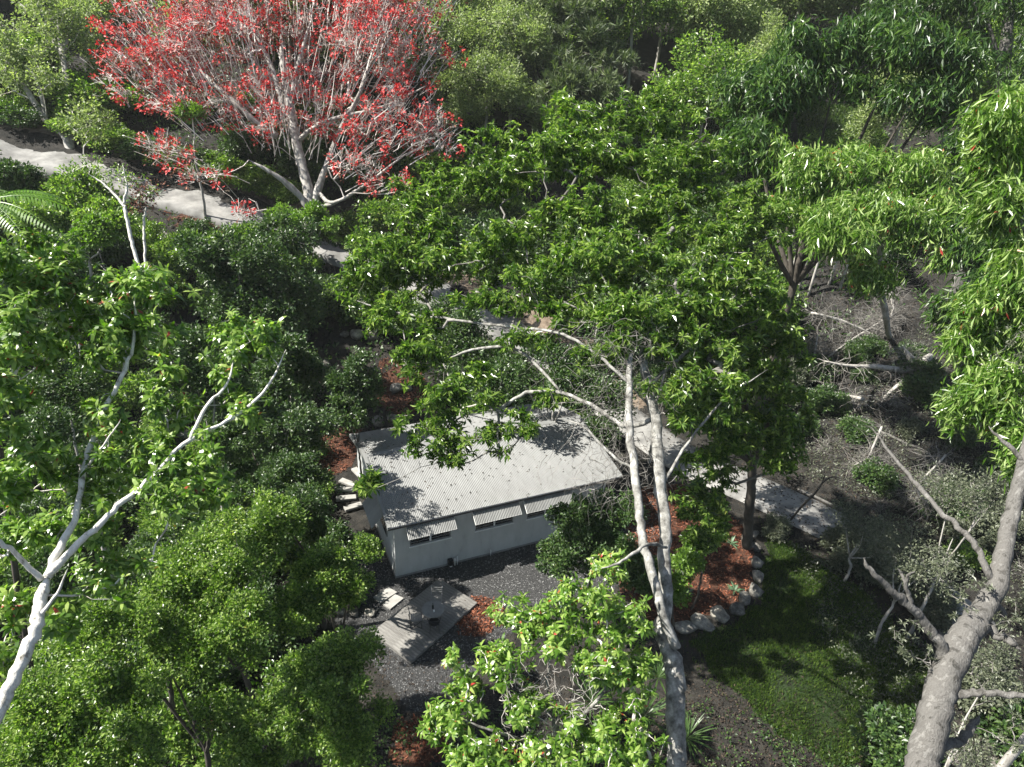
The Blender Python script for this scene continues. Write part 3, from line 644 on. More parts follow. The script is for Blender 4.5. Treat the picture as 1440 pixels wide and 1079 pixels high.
def limb_pts(spec, to_ground=False, base=None):
    """spec: list of (px, py, distance, width in px) -> world points, radii"""
    p = [P(a, b, d) for a, b, d, w in spec]; r = [w * d / F / 2 for a, b, d, w in spec]
    if base is not None:
        p0, p1 = np.array(p[0]), np.array(p[1]); b_ = np.asarray(base, float); q1 = p0 + unit(p0 - p1) * min(1.3, .3 * np.linalg.norm(p0 - b_))
        p = [b_, b_ + (q1 - b_) * .4, b_ + (q1 - b_) * .75, q1] + p; r = [r[0] * 1.15, r[0] * 1.05, r[0], r[0]] + r
    return np.array(p), np.array(r)
def blob(px, py, d, rx, ry, depth=None):
    s = d / F; return (P(px, py, d), (rx * s, (depth if depth else .5 * (rx + ry) * s), ry * s * 1.05))
GR = {}
def tree(name, label, cat, blobs, tips, leaf, leafmat_, bark, twig, limbs=None, group=None, r0=.006, trunk_r=.15, lumps=9, lr=.36, seg=3, lump=.05, k=None, twigk=3, extra=None, base=None, sag=.03, flat=.85, lean=(0, 0), inner=.35, tf=.45, dz=0.0, split=0, sr=(.28, .55)):
    bl = [blob(b[0], b[1], b[2] + dz, *b[3:]) for b in blobs]
    full = bl
    if split: full = [(c + rdir(1)[0] * r * rng.uniform(.25, .85), tuple(np.array(r) * rng.uniform(*sr))) for c, r in bl for _ in range(split)]
    cen = np.mean([b[0] for b in bl], 0)
    if limbs:
        L0 = limbs[0]; p0 = P(*L0[0][:3])
        if base is None: base = np.array([p0[0], p0[1], float(terr(p0[0], p0[1])) - .1])
        LL = [limb_pts(L0, base=base)] + [limb_pts(l) for l in limbs[1:]]
    else:
        b0 = bl[0]; low = cen[2] - b0[1][2]
        if base is None: base = np.array([cen[0] + lean[0], cen[1] + lean[1], 0.]); base[2] = float(terr(base[0], base[1])) - .1
        tt = base + (cen - base) * .72; tt[2] = base[2] + (cen[2] - base[2]) * .72
        LL = [(np.array([base, base + (tt - base) * .33 + rng.normal(size=3) * .08, base + (tt - base) * .66 + rng.normal(size=3) * .12, tt]), np.array([1.25, 1, .85, .6]) * trunk_r)]
        for c, r in bl:
            if len(bl) > 1:
                s = LL[0][0][2]; e = c + np.array([0, 0, -.1]) * r; mid = s + (e - s) * .5 + rng.normal(size=3) * .1; mid[2] -= .08 * np.linalg.norm(e - s)
                LL.append((np.array([s, mid, e]), np.array([.6, .45, .25]) * trunk_r))
    root = empty(name, base); tag(root, label, cat, group)
    for a, (p, r) in enumerate(LL):
        q = smooth_path(p, 6 if a == 0 else 5); rr = np.interp(np.linspace(0, 1, len(q)), np.linspace(0, 1, len(p)), r)
        rr = rr * (1 + rng.normal(size=len(q)) * (.018 if rr.max() > .1 else .045)); q[1:] += rng.normal(size=(len(q) - 1, 3)) * np.minimum(rr[1:], .05)[:, None] * .3; rr[-3:] *= [.8, .55, .2]
        mb = MB(); kk = k or (14 if r.max() > .2 else 8 if r.max() > .06 else 6); tube(mb, q, rr, kk, lump=lump, seed=a + len(p)); mb.build('trunk' if a == 0 else 'limb', bark, root, True, origin=base)
    T, O = blob_pts(full, tips, lumps, lr, flat, inner)
    sub = rng.permutation(len(T))[:int(len(T) * tf)]; a, b, ra, rb = grow(LL, T[sub], r0, sag, seg)
    mb = MB(); big = rb > .03
    if big.any(): edges_mesh(mb, a[big], b[big], ra[big], rb[big], 6)
    edges_mesh(mb, a[~big], b[~big], ra[~big], rb[~big], twigk); tag(mb.build('branches', twig, root, True, origin=base), kind='stuff')
    mb = MB(); leaf(mb, T, O); tag(mb.build('crown', leafmat_, root, False, origin=base), kind='stuff')
    if extra: extra(root, base, T, O, a, b, rb)
    return root

def lichen(frac, s=.07):
    def f(root, base, T, O, a, b, rb):
        k = np.where((rb > .012))[0]; k = rng.choice(k, max(1, int(len(k) * frac)), False); mb = MB(); n = 9
        t = rng.uniform(0, 1, (len(k), n, 1)); p = (a[k][:, None] * (1 - t) + b[k][:, None] * t + rng.normal(size=(len(k), n, 3)) * s * .6).reshape(-1, 3)
        d = rdir(len(p)); d[:, 2] -= .5; ll = rng.uniform(.6, 1.3, len(p)) * s; leaves(mb, p, d, rdir(len(p)), ll, ll * .7, 2)
        tag(mb.build('lichen', M['lichen'], root, False, origin=base), kind='stuff')
    return f

# --- 1. white-barked tree at the left
wl_limbs = [
    [(2, 992, 12.2, 27), (24, 944, 12.4, 26), (50, 885, 12.7, 26), (56, 850, 12.9, 25), (66, 812, 13.1, 23)],
    [(66, 812, 13.1, 19), (84, 770, 13.3, 16), (104, 730, 13.6, 13), (118, 660, 14, 11.5), (135, 605, 14.3, 11), (155, 560, 14.7, 10), (181, 508, 15, 8), (190, 460, 15.3, 5), (188, 410, 15.5, 3)],
    [(70, 806, 13.1, 18), (100, 775, 13.2, 14), (140, 738, 13.4, 12), (175, 705, 13.7, 11), (215, 670, 14, 9), (268, 618, 14.5, 8), (320, 592, 14.9, 6.5), (360, 562, 15.2, 6), (385, 530, 15.4, 4.5), (402, 492, 15.6, 3)],
    [(268, 618, 14.5, 8), (290, 572, 14.9, 7), (318, 542, 15.2, 5), (330, 500, 15.4, 3)],
    [(58, 815, 13, 12), (30, 788, 12.7, 10), (0, 762, 12.3, 9), (-40, 730, 12, 8)],
    [(52, 870, 12.8, 8), (80, 835, 12.7, 6), (95, 800, 12.6, 4)],
    [(118, 660, 14, 6), (150, 620, 13.7, 4), (170, 590, 13.5, 3)]]
wl_limbs = [[(a, b, c, w * .68) for a, b, c, w in l] for l in wl_limbs]
tree('white_trunk_tree', 'white barked leafy tree with sunlit forked limbs at the left', 'tree',
     [(190, 420, 15.3, 95, 62), (170, 475, 14.9, 88, 50), (95, 430, 15, 50, 50), (330, 490, 15.3, 62, 50), (370, 470, 15.6, 35, 30), (240, 560, 14.6, 40, 50), (345, 570, 15, 40, 28), (150, 590, 14, 45, 40), (130, 665, 13.8, 75, 45), (235, 650, 14, 85, 48), (260, 700, 13.8, 60, 34), (40, 640, 13, 50, 45), (110, 745, 13.9, 60, 36), (165, 800, 13.4, 70, 30), (35, 760, 13.8, 50, 36), (15, 850, 13.6, 36, 46), (95, 860, 13.6, 30, 34), (10, 920, 13.2, 30, 36)],
     1750, lambda mb, T, O: rosette(mb, T, O, 12, .24, .066, 4), M['leaf_fresh'], M['bark_white'], M['twig_pale'], wl_limbs, r0=.005, dz=.4, base=np.array([-13.2, 6.0, float(terr(-13.2, 6.0)) - .1]), lumps=8, lr=.42, k=12)
# --- 2. foliage of the tree beyond the left edge
tree('leafy_tree', 'large leafed tree reaching in from the left edge above the white one', 'tree',
     [(20, 470, 14, 60, 70), (10, 380, 14.5, 60, 60), (70, 350, 15, 50, 30), (0, 560, 13.4, 45, 70), (60, 400, 14.6, 60, 40), (10, 680, 12.8, 30, 40)],
     850, lambda mb, T, O: rosette(mb, T, O, 12, .23, .062, 4), M['leaf_fresh'], M['bark_white'], M['twig_pale'],
     [[(-90, 900, 12.5, 22), (-60, 700, 13, 16), (-20, 600, 13.4, 11), (15, 540, 13.7, 8), (30, 470, 14, 6), (20, 400, 14.4, 4)]], r0=.005)
# --- 3. the big forked tree over the cottage
ct_limbs = [
    [(952, 1085, 16.6, 27), (951, 1030, 16.8, 27), (950, 980, 16.9, 27), (948, 940, 17, 27), (940, 905, 17.1, 25)],
    [(943, 925, 17.1, 20), (931, 890, 17.2, 19), (938, 840, 17.5, 18), (934, 790, 17.8, 18), (936, 740, 18.1, 17), (928, 690, 18.5, 17), (926, 640, 18.8, 16), (921, 590, 19.2, 15), (912, 545, 19.6, 14), (904, 505, 20, 12), (915, 450, 21.4, 7), (930, 400, 22.8, 4)],
    [(950, 910, 17.0, 15), (934, 870, 16.9, 14), (924, 830, 17, 13), (912, 790, 17.2, 13), (902, 745, 17.5, 12), (897, 700, 17.8, 12), (891, 650, 18.2, 12), (885, 600, 18.6, 11), (885, 540, 19, 9), (884, 490, 19.8, 7), (880, 440, 21, 5), (860, 400, 22.5, 4), (820, 350, 24, 3)],
    [(921, 590, 19.2, 12), (880, 600, 19.6, 9), (840, 575, 20, 9), (790, 552, 20.5, 9), (740, 553, 21, 9), (700, 575, 21.3, 7), (660, 580, 21.6, 5), (620, 610, 21.8, 3)],
    [(790, 552, 20.5, 6), (740, 500, 21.2, 7), (700, 487, 21.7, 7), (640, 500, 22.3, 5), (590, 530, 22.6, 3)],
    [(885, 540, 19, 8), (840, 500, 19.6, 7), (790, 470, 20.5, 7), (720, 460, 21.5, 6), (640, 450, 22.6, 6), (560, 440, 23.6, 5), (490, 420, 24.4, 3)],
    [(912, 545, 19.6, 9), (960, 500, 20.2, 8), (1010, 450, 21, 6), (1060, 420, 21.8, 4)],
    [(928, 690, 18.5, 8), (970, 620, 18.9, 6), (1020, 560, 19.3, 5), (1080, 520, 19.8, 3)],
    [(937, 770, 17.7, 7), (915, 765, 17, 8), (895, 775, 16.6, 8), (870, 792, 16.3, 6), (845, 800, 16.2, 4)],
    [(893, 660, 18.2, 6), (860, 640, 18.5, 6), (820, 600, 19, 5), (790, 590, 19.4, 3)],
    [(860, 400, 22.5, 4), (850, 330, 24, 4), (880, 270, 25, 3)]]
ct_limbs = ct_limbs[:3] + [[(a, b, c, w * .62) for a, b, c, w in l] for l in ct_limbs[3:]]
cen_blobs = [(860, 440, 20, 60, 24), (790, 440, 21, 60, 24), (740, 480, 21, 46, 20), (830, 500, 19.8, 36, 18), (950, 540, 19, 40, 30), (960, 590, 19, 36, 26), (600, 450, 23, 50, 20), (680, 520, 21.5, 40, 18), (770, 560, 20.5, 36, 16), (905, 430, 20, 90, 45), (850, 350, 22, 100, 50), (950, 480, 20, 60, 45), (880, 480, 19.5, 50, 30), (1010, 420, 21, 60, 50), (1060, 400, 22, 60, 50), (930, 170, 26, 90, 40), (820, 180, 26, 90, 40), (990, 250, 25, 70, 60), (1050, 300, 24, 60, 60), (600, 270, 26, 60, 40), (700, 220, 26, 70, 40), (560, 350, 25, 60, 40), (900, 210, 25, 130, 50), (800, 215, 25, 110, 50), (700, 250, 25, 90, 45), (600, 320, 25, 70, 45), (640, 370, 24, 85, 45), (560, 390, 24.4, 70, 40), (500, 400, 24.6, 50, 35), (720, 330, 23.5, 90, 45),
             (830, 300, 23, 100, 45), (940, 300, 23, 90, 50), (760, 390, 22, 90, 38), (860, 380, 21.5, 90, 40), (960, 380, 21.3, 80, 50), (900, 440, 20.6, 70, 30), (1000, 340, 22.5, 70, 45), (700, 430, 22, 80, 30),
             (650, 560, 21.5, 75, 36), (610, 615, 21.3, 55, 34), (690, 610, 21, 50, 26), (590, 500, 22.5, 60, 32), (990, 460, 20.6, 60, 50), (520, 680, 21, 26, 20), (640, 640, 21, 34, 22), (740, 600, 20.8, 40, 20), (1010, 560, 19.4, 45, 50), (560, 440, 23.5, 60, 30)]
tree('forked_tree', 'tall grey white forked trunk tree spreading its crown over the cottage', 'tree', cen_blobs, 9800,
     lambda mb, T, O: rosette(mb, T, O, 11, .25, .082), M['leaf_deep'], M['bark_spot'], M['twig_grey'], ct_limbs, r0=.0055, lumps=4, lr=.5, split=9, sr=(.28, .6), extra=lichen(.14), k=14, lump=.07, tf=.3, twigk=3)
# --- 4. second large leafed tree, right of the forked trunk
tree('leafy_tree', 'dark leafed tree right of the forked trunk with a dark stem beside the driveway', 'tree',
     [(1030, 430, 26, 75, 50), (1095, 480, 25.5, 50, 55), (1040, 520, 25, 80, 55), (1100, 580, 24.5, 50, 50), (1040, 610, 24.5, 70, 45), (1000, 660, 25, 55, 30), (1095, 640, 24.5, 45, 30), (970, 560, 25, 50, 50), (985, 710, 25, 45, 30)],
     2300, lambda mb, T, O: rosette(mb, T, O, 12, .27, .09), M['leaf_deep'], M['bark_dark'], M['twig_dark'],
     [[(1052, 745, 31, 14), (1055, 700, 30, 13), (1058, 660, 29, 12), (1050, 600, 27.5, 10), (1045, 540, 26.5, 8), (1040, 480, 26, 5)], [(1058, 660, 29, 9), (1080, 600, 27, 6), (1095, 560, 26, 4)], [(1055, 650, 28.8, 8), (1010, 610, 27, 6), (990, 570, 26, 4)]], base=G(1050, 755), r0=.006, trunk_r=.2)
# --- 5. tree in the lower middle with bare twigs in its heart
tree('twiggy_tree', 'bright leafed tree with tangled pale bare twigs at the bottom centre', 'tree',
     [(722, 862, 16.5, 42, 24), (770, 880, 16.2, 55, 36), (820, 855, 16.2, 52, 42), (870, 870, 16.5, 48, 42), (705, 935, 15.8, 48, 32), (655, 975, 15.6, 40, 30), (622, 1015, 15.3, 36, 32), (660, 1050, 15, 55, 32), (700, 1085, 14.8, 70, 30), (740, 990, 15.5, 50, 28), (840, 920, 16, 60, 36), (880, 960, 16, 40, 40), (840, 1030, 15.4, 70, 40), (900, 1060, 15.4, 50, 40), (780, 1060, 15, 60, 30), (860, 800, 17, 36, 20), (905, 930, 16.5, 30, 30), (640, 925, 15.7, 22, 14)],
     1500, lambda mb, T, O: rosette(mb, T, O, 11, .21, .058, 4), M['leaf_fresh'], M['bark_spot'], M['twig_pale'],
     [[(790, 1120, 16.5, 12), (785, 1060, 16.3, 10), (780, 1010, 16.1, 9), (770, 970, 16, 7)], [(780, 1010, 16.1, 6), (730, 960, 16, 5), (690, 930, 15.9, 3)], [(785, 1040, 16.2, 6), (850, 970, 16.2, 5), (870, 900, 16.3, 3)], [(785, 1060, 16.3, 6), (700, 1030, 15.6, 4), (640, 1010, 15.4, 3)], [(785, 1060, 16.3, 6), (850, 1040, 15.8, 4)], [(770, 970, 16, 5), (775, 900, 16.2, 3)]], r0=.006, seg=4, twigk=4)
mb = MB(); base_ = P(785, 1040, 15.9)
for k in range(150):
    a = P(rng.uniform(700, 850), rng.uniform(935, 1040), rng.uniform(15.3, 16)); q = [a]; d = rdir(1)[0] * [1, 1, .8] + [0, 0, .3]
    for s in range(5): d = unit(d + rng.normal(size=3) * .55); q.append(q[-1] + d * rng.uniform(.08, .17))
    q = np.array(q); r_ = np.linspace(.009, .003, 6) * rng.uniform(.6, 1.2); edges_mesh(mb, q[:-1], q[1:], r_[:-1], r_[1:], 4)
for o in C.objects:
    if o.name.startswith('twiggy_tree'): tag(mb.build('bare_twigs', M['twig_mid'], o, True, origin=o.location), kind='stuff')
# --- 6. small leafed trees and shrubs of the lower left
def small(L=.085, n=26, ball=.3): return lambda mb, T, O: bushy(mb, T, O, int(n * .8), L * 1.22, L * .74, ball)
sh = [('pale sunlit small leafed tree filling the bottom left of centre', [(435, 975, 17.5, 96, 64), (490, 920, 18, 48, 36), (500, 1040, 17, 76, 46), (370, 1040, 17, 80, 50)], 1150, 'leaf_small', .085),
      ('small leafed tree climbing beside the pavers and the cottage corner', [(462, 800, 21, 58, 50), (425, 860, 20, 62, 36), (490, 815, 21.5, 30, 34), (515, 775, 22.5, 22, 20)], 620, 'leaf_small', .09),
      ('dark small leafed tree between the white tree and the cottage', [(330, 790, 19, 90, 60), (260, 830, 18.5, 80, 50), (380, 740, 20.5, 60, 60), (300, 880, 18, 90, 40)], 900, 'leaf_small', .09),
      ('dense green tree in the bottom left corner', [(90, 1000, 15.5, 90, 60), (170, 950, 16, 80, 45), (160, 1040, 15.5, 90, 45), (60, 1060, 15, 80, 40)], 950, 'leaf_small', .085),
      ('mid green tree below the fork of the white trunk', [(230, 920, 17.5, 80, 45), (310, 940, 17.5, 60, 40), (290, 1000, 17, 50, 30), (150, 890, 17, 70, 40)], 620, 'leaf_small', .085),
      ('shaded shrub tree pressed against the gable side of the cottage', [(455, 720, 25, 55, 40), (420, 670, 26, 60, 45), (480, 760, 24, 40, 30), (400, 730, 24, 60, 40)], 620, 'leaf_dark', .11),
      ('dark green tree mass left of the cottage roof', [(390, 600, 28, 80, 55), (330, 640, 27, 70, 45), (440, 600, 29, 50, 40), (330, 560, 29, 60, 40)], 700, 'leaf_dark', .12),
      ('green tree below the spread left limb of the white tree', [(200, 850, 19.5, 80, 40), (120, 900, 19, 60, 40), (270, 760, 20.5, 60, 40)], 420, 'leaf_small', .09)]
for lb, bs, n, mt, L in sh:
    tree('leafy_shrub', lb, 'shrub', bs, int(n * 1.65), small(L * .86, 30, .21), M[mt], M['bark_dark'], M['twig_grey'], r0=.005, trunk_r=.09, lumps=3, lr=.55, group='small leafed shrubs of the lower left', inner=.2, split=9)
# dark round shrub against the front wall and others
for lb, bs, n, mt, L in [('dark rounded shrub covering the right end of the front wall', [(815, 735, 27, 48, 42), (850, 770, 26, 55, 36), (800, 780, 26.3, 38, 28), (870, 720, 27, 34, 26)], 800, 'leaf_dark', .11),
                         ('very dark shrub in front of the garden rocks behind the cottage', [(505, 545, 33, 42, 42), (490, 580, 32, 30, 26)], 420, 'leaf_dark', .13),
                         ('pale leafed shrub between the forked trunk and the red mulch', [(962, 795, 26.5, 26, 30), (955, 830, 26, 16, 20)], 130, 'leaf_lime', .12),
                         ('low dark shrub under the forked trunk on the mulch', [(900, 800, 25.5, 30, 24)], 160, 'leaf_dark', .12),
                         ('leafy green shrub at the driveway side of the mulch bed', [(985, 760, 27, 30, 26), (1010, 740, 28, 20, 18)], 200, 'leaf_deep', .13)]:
    tree('garden_shrub', lb, 'shrub', bs, int(n * 1.7), small(L, 24, .24), M[mt], M['bark_dark'], M['twig_dark'], r0=.005, trunk_r=.05, lumps=3, lr=.55, split=9, group='shrubs planted round the cottage')
# middle-left mass behind the white tree
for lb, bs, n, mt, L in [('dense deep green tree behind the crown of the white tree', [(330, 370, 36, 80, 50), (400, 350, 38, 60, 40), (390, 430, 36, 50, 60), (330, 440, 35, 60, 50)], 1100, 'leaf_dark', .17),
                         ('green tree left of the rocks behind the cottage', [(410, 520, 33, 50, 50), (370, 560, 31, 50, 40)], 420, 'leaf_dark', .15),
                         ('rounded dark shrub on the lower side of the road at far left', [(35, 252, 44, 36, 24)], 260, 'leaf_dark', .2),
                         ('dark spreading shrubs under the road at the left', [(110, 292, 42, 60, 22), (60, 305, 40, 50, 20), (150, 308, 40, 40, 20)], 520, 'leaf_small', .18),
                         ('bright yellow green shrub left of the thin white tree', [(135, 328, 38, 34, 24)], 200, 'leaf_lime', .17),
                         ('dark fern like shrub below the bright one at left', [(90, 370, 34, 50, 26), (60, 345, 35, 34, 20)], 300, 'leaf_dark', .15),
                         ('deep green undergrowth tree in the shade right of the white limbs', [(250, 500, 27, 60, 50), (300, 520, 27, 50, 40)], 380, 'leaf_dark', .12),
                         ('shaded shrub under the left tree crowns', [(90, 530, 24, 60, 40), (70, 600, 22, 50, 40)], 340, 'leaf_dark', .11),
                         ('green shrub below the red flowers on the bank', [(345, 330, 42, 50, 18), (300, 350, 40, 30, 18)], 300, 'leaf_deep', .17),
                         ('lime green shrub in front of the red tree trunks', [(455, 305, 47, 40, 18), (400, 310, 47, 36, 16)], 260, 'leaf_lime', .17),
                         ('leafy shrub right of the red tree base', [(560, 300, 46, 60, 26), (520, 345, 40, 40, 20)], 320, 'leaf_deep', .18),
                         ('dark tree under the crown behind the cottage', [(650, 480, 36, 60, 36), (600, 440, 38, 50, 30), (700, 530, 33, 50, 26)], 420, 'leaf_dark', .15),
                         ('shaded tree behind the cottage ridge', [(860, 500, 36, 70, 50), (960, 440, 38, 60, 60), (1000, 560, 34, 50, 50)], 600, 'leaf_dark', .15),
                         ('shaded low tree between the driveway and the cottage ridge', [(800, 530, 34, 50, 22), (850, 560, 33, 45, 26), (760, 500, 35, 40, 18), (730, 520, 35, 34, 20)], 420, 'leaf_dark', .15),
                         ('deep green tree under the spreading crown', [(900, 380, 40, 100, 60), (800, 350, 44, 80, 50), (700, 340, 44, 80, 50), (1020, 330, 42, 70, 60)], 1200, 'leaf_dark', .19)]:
    tree('leafy_shrub', lb, 'shrub', bs, int(n * 1.25), small(L, 24, .38), M[mt], M['bark_grey'], M['twig_grey'], r0=.006, trunk_r=.1, lumps=3, lr=.6, split=8, group='shrubs on the slope behind')
# --- 7. drooping leafed trees of the right
def hang(L=.26, n=15): return lambda mb, T, O: droopers(mb, T, O, n, L, L * .2, 2)
tree('weeping_tree', 'bright weeping leafed tree with red buds hanging over the bare bank', 'tree',
     [(1240, 230, 30, 105, 45), (1150, 240, 31, 65, 50), (1310, 260, 30, 60, 50), (1240, 300, 29, 95, 50), (1180, 330, 29, 55, 55), (1300, 350, 29, 65, 40), (1230, 385, 30, 50, 30), (1120, 290, 31, 55, 50), (1100, 220, 32, 40, 30)],
     1350, hang(.44, 16), M['leaf_droop'], M['bark_grey'], M['twig_grey'],
     [[(1243, 430, 34, 9), (1236, 390, 32, 8), (1240, 320, 31, 6), (1245, 270, 31, 4)], [(1236, 390, 32, 5), (1180, 320, 31, 4), (1140, 260, 31.5, 3)], [(1240, 350, 31.5, 5), (1300, 300, 31, 3)]], base=G(1250, 475), r0=.005, split=5, lumps=4, lr=.5)
tree('weeping_tree', 'weeping leafed tree hanging in from the right edge', 'tree',
     [(1400, 200, 17, 60, 50), (1430, 150, 17.5, 50, 40), (1400, 290, 17, 45, 50), (1425, 380, 17, 40, 50), (1380, 480, 17.5, 55, 40), (1360, 560, 17, 45, 40), (1410, 560, 16.5, 50, 60), (1400, 440, 17, 50, 40), (1440, 640, 16, 30, 50)],
     1250, hang(.31, 15), M['leaf_droop'], M['bark_grey'], M['twig_pale'],
     [[(1640, 700, 17.5, 14), (1560, 560, 17.3, 12), (1470, 440, 17.2, 9), (1440, 320, 17.1, 7), (1420, 220, 17.2, 4)], [(1560, 560, 17.3, 7), (1440, 570, 17, 5), (1380, 580, 16.8, 3)], [(1470, 440, 17.2, 6), (1400, 470, 17.2, 4)]], r0=.005, split=5, lumps=4, lr=.5)
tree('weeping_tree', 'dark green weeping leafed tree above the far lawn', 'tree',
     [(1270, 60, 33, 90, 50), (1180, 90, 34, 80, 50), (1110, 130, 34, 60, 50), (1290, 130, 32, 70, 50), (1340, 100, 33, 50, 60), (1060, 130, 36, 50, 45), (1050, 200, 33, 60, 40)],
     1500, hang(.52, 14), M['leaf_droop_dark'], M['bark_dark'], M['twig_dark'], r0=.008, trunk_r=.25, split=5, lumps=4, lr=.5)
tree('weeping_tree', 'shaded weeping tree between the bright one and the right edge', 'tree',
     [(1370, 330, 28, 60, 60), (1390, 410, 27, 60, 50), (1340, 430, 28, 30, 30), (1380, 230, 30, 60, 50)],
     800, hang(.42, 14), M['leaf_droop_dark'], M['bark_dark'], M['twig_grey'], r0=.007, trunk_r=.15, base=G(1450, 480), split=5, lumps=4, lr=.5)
tree('tall_tree', 'dark rough trunk and leafy branches in the top right corner', 'tree',
     [(1330, 10, 41, 80, 40), (1420, 20, 40, 50, 50), (1440, 90, 40, 40, 40), (1270, 0, 42, 60, 30), (1380, -40, 41, 90, 50), (1440, 160, 40, 40, 40)],
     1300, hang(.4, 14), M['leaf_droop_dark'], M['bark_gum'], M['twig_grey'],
     [[(1400, 260, 43, 20), (1408, 140, 42, 18), (1415, 60, 41, 15), (1425, -20, 41, 11)], [(1408, 110, 42, 8), (1395, 50, 41, 6), (1375, 0, 41, 4)]], r0=.009)
# --- 8. big gum at the lower right
gum_limbs = [
    [(1287, 1110, 11.9, 66), (1300, 1060, 12, 66), (1313, 1010, 12.1, 65), (1328, 960, 12.3, 63), (1343, 920, 12.5, 62), (1362, 888, 12.7, 56), (1388, 852, 13, 46), (1404, 815, 13.2, 38), (1412, 770, 13.5, 34), (1424, 715, 13.8, 31), (1438, 660, 14, 29), (1460, 560, 14.4, 27), (1485, 440, 15, 24)],
    [(1336, 935, 12.5, 30), (1322, 905, 12.4, 24), (1303, 880, 12.4, 21), (1284, 857, 12.3, 19), (1262, 838, 12.2, 17), (1240, 818, 12.1, 13), (1222, 800, 12, 10), (1214, 784, 12, 4)],
    [(1282, 856, 12.3, 12), (1275, 830, 12.2, 9), (1276, 812, 12.1, 7), (1286, 803, 12, 4)],
    [(1275, 826, 12.2, 8), (1268, 808, 12.3, 6), (1262, 800, 12.3, 4)],
    [(1400, 832, 13.2, 18), (1388, 800, 13.2, 14), (1372, 768, 13.4, 13), (1348, 742, 13.7, 12), (1323, 718, 14, 11), (1290, 682, 14.5, 9), (1258, 645, 15, 7), (1225, 600, 15.6, 4)],
    [(1340, 978, 12.2, 22), (1368, 974, 12, 17), (1405, 976, 11.8, 14), (1470, 984, 11.6, 12)],
    [(1385, 880, 12.9, 26), (1402, 893, 12.7, 18), (1422, 903, 12.5, 15), (1432, 912, 12.4, 12)],
    [(1322, 1052, 12.2, 24), (1350, 1042, 12.3, 20), (1368, 1022, 12.5, 16), (1378, 1006, 12.7, 9)],
    [(1400, 840, 13.1, 18), (1408, 862, 13.3, 14), (1400, 900, 13.5, 8)],
    [(1440, 650, 14, 12), (1410, 620, 14.2, 8), (1390, 600, 14.4, 5)]]
gum_limbs = [[(a, b, c, w * .64) for a, b, c, w in l] for l in gum_limbs]
tree('gum_tree', 'massive weathered gum with a leaning grey trunk and broken limbs at lower right', 'tree',
     [(1262, 890, 12.3, 50, 20), (1300, 925, 12.4, 26, 22), (1360, 840, 13, 40, 40), (1425, 870, 12.5, 30, 30), (1480, 480, 15, 70, 60), (1425, 1010, 12, 30, 50), (1330, 800, 13.3, 30, 40)],
     300, lambda mb, T, O: rosette(mb, T, O, 9, .1, .03, 2), M['leaf_grey'], M['bark_gum'], M['twig_grey'], gum_limbs, r0=.004, seg=4, k=30, lump=.06)
# --- 9. the red tree
rb_ = [(400, 60, 50, 210, 75), (250, 60, 50, 120, 60), (550, 80, 49, 100, 80), (200, 110, 49, 75, 50), (280, 140, 48, 90, 40), (400, 150, 49, 110, 50), (560, 170, 48, 80, 50), (610, 190, 47.5, 55, 28), (230, 210, 46.5, 50, 24), (500, 230, 47, 60, 24), (560, 260, 46.5, 40, 18), (450, 0, 51, 200, 50), (300, 0, 51, 150, 50), (560, -20, 51, 110, 60), (340, 300, 42, 24, 14), (280, 245, 45, 50, 16), (240, 60, 50, 80, 40)]
def redleaf(mb, T, O):
    k = rng.random(len(T)) < .6; bushy(mb, T[k] + O[k] * .2, O[k], 11, .24, .16, .26)
def redextra(root, base, T, O, a, b, rb):
    mb = MB(); k = rng.random(len(T)) < .5; bushy(mb, T[k] - [0, 0, .25], O[k], 6, .24, .15, .35); tag(mb.build('seed_pods', M['pod'], root, False, origin=base), kind='stuff')
    mb = MB(); k = rng.random(len(T)) < .8; S = T[k] - O[k] * .7; n = len(S); up_ = unit(O[k] + [0, 0, .5] + rng.normal(size=(n, 3)) * .3)
    for q in range(3):
        d = unit(up_ + rng.normal(size=(n, 3)) * .35); ln = rng.uniform(.5, 1.1, (n, 1)); m1 = S + d * ln * .6 + rng.normal(size=(n, 3)) * .06; m2 = m1 + unit(d + rng.normal(size=(n, 3)) * .35) * ln * .6; edges_mesh(mb, S, m1, np.full(n, .015), np.full(n, .012), 3); edges_mesh(mb, m1, m2, np.full(n, .012), np.full(n, .007), 3)
    f = P(415, 262, 50); k = rng.permutation(len(T))[:800]; o2 = unit(T[k] - f + rng.normal(size=(len(k), 3)) * 1.2); e = T[k] + o2 * rng.uniform(.3, 1.0, (len(k), 1)); L_ = rng.uniform(1.4, 3.2, (len(k), 1)); m_ = e - o2 * L_ * .5 + rng.normal(size=e.shape) * .12 - [0, 0, .15]; s_ = e - o2 * L_ - [0, 0, .5]
    n = len(k); edges_mesh(mb, s_, m_, np.full(n, .035), np.full(n, .026), 3); edges_mesh(mb, m_, e, np.full(n, .026), np.full(n, .012), 3)
    tag(mb.build('bare_twigs', M['twig_pale'], root, False, origin=base), kind='stuff')
gb = G(430, 318)
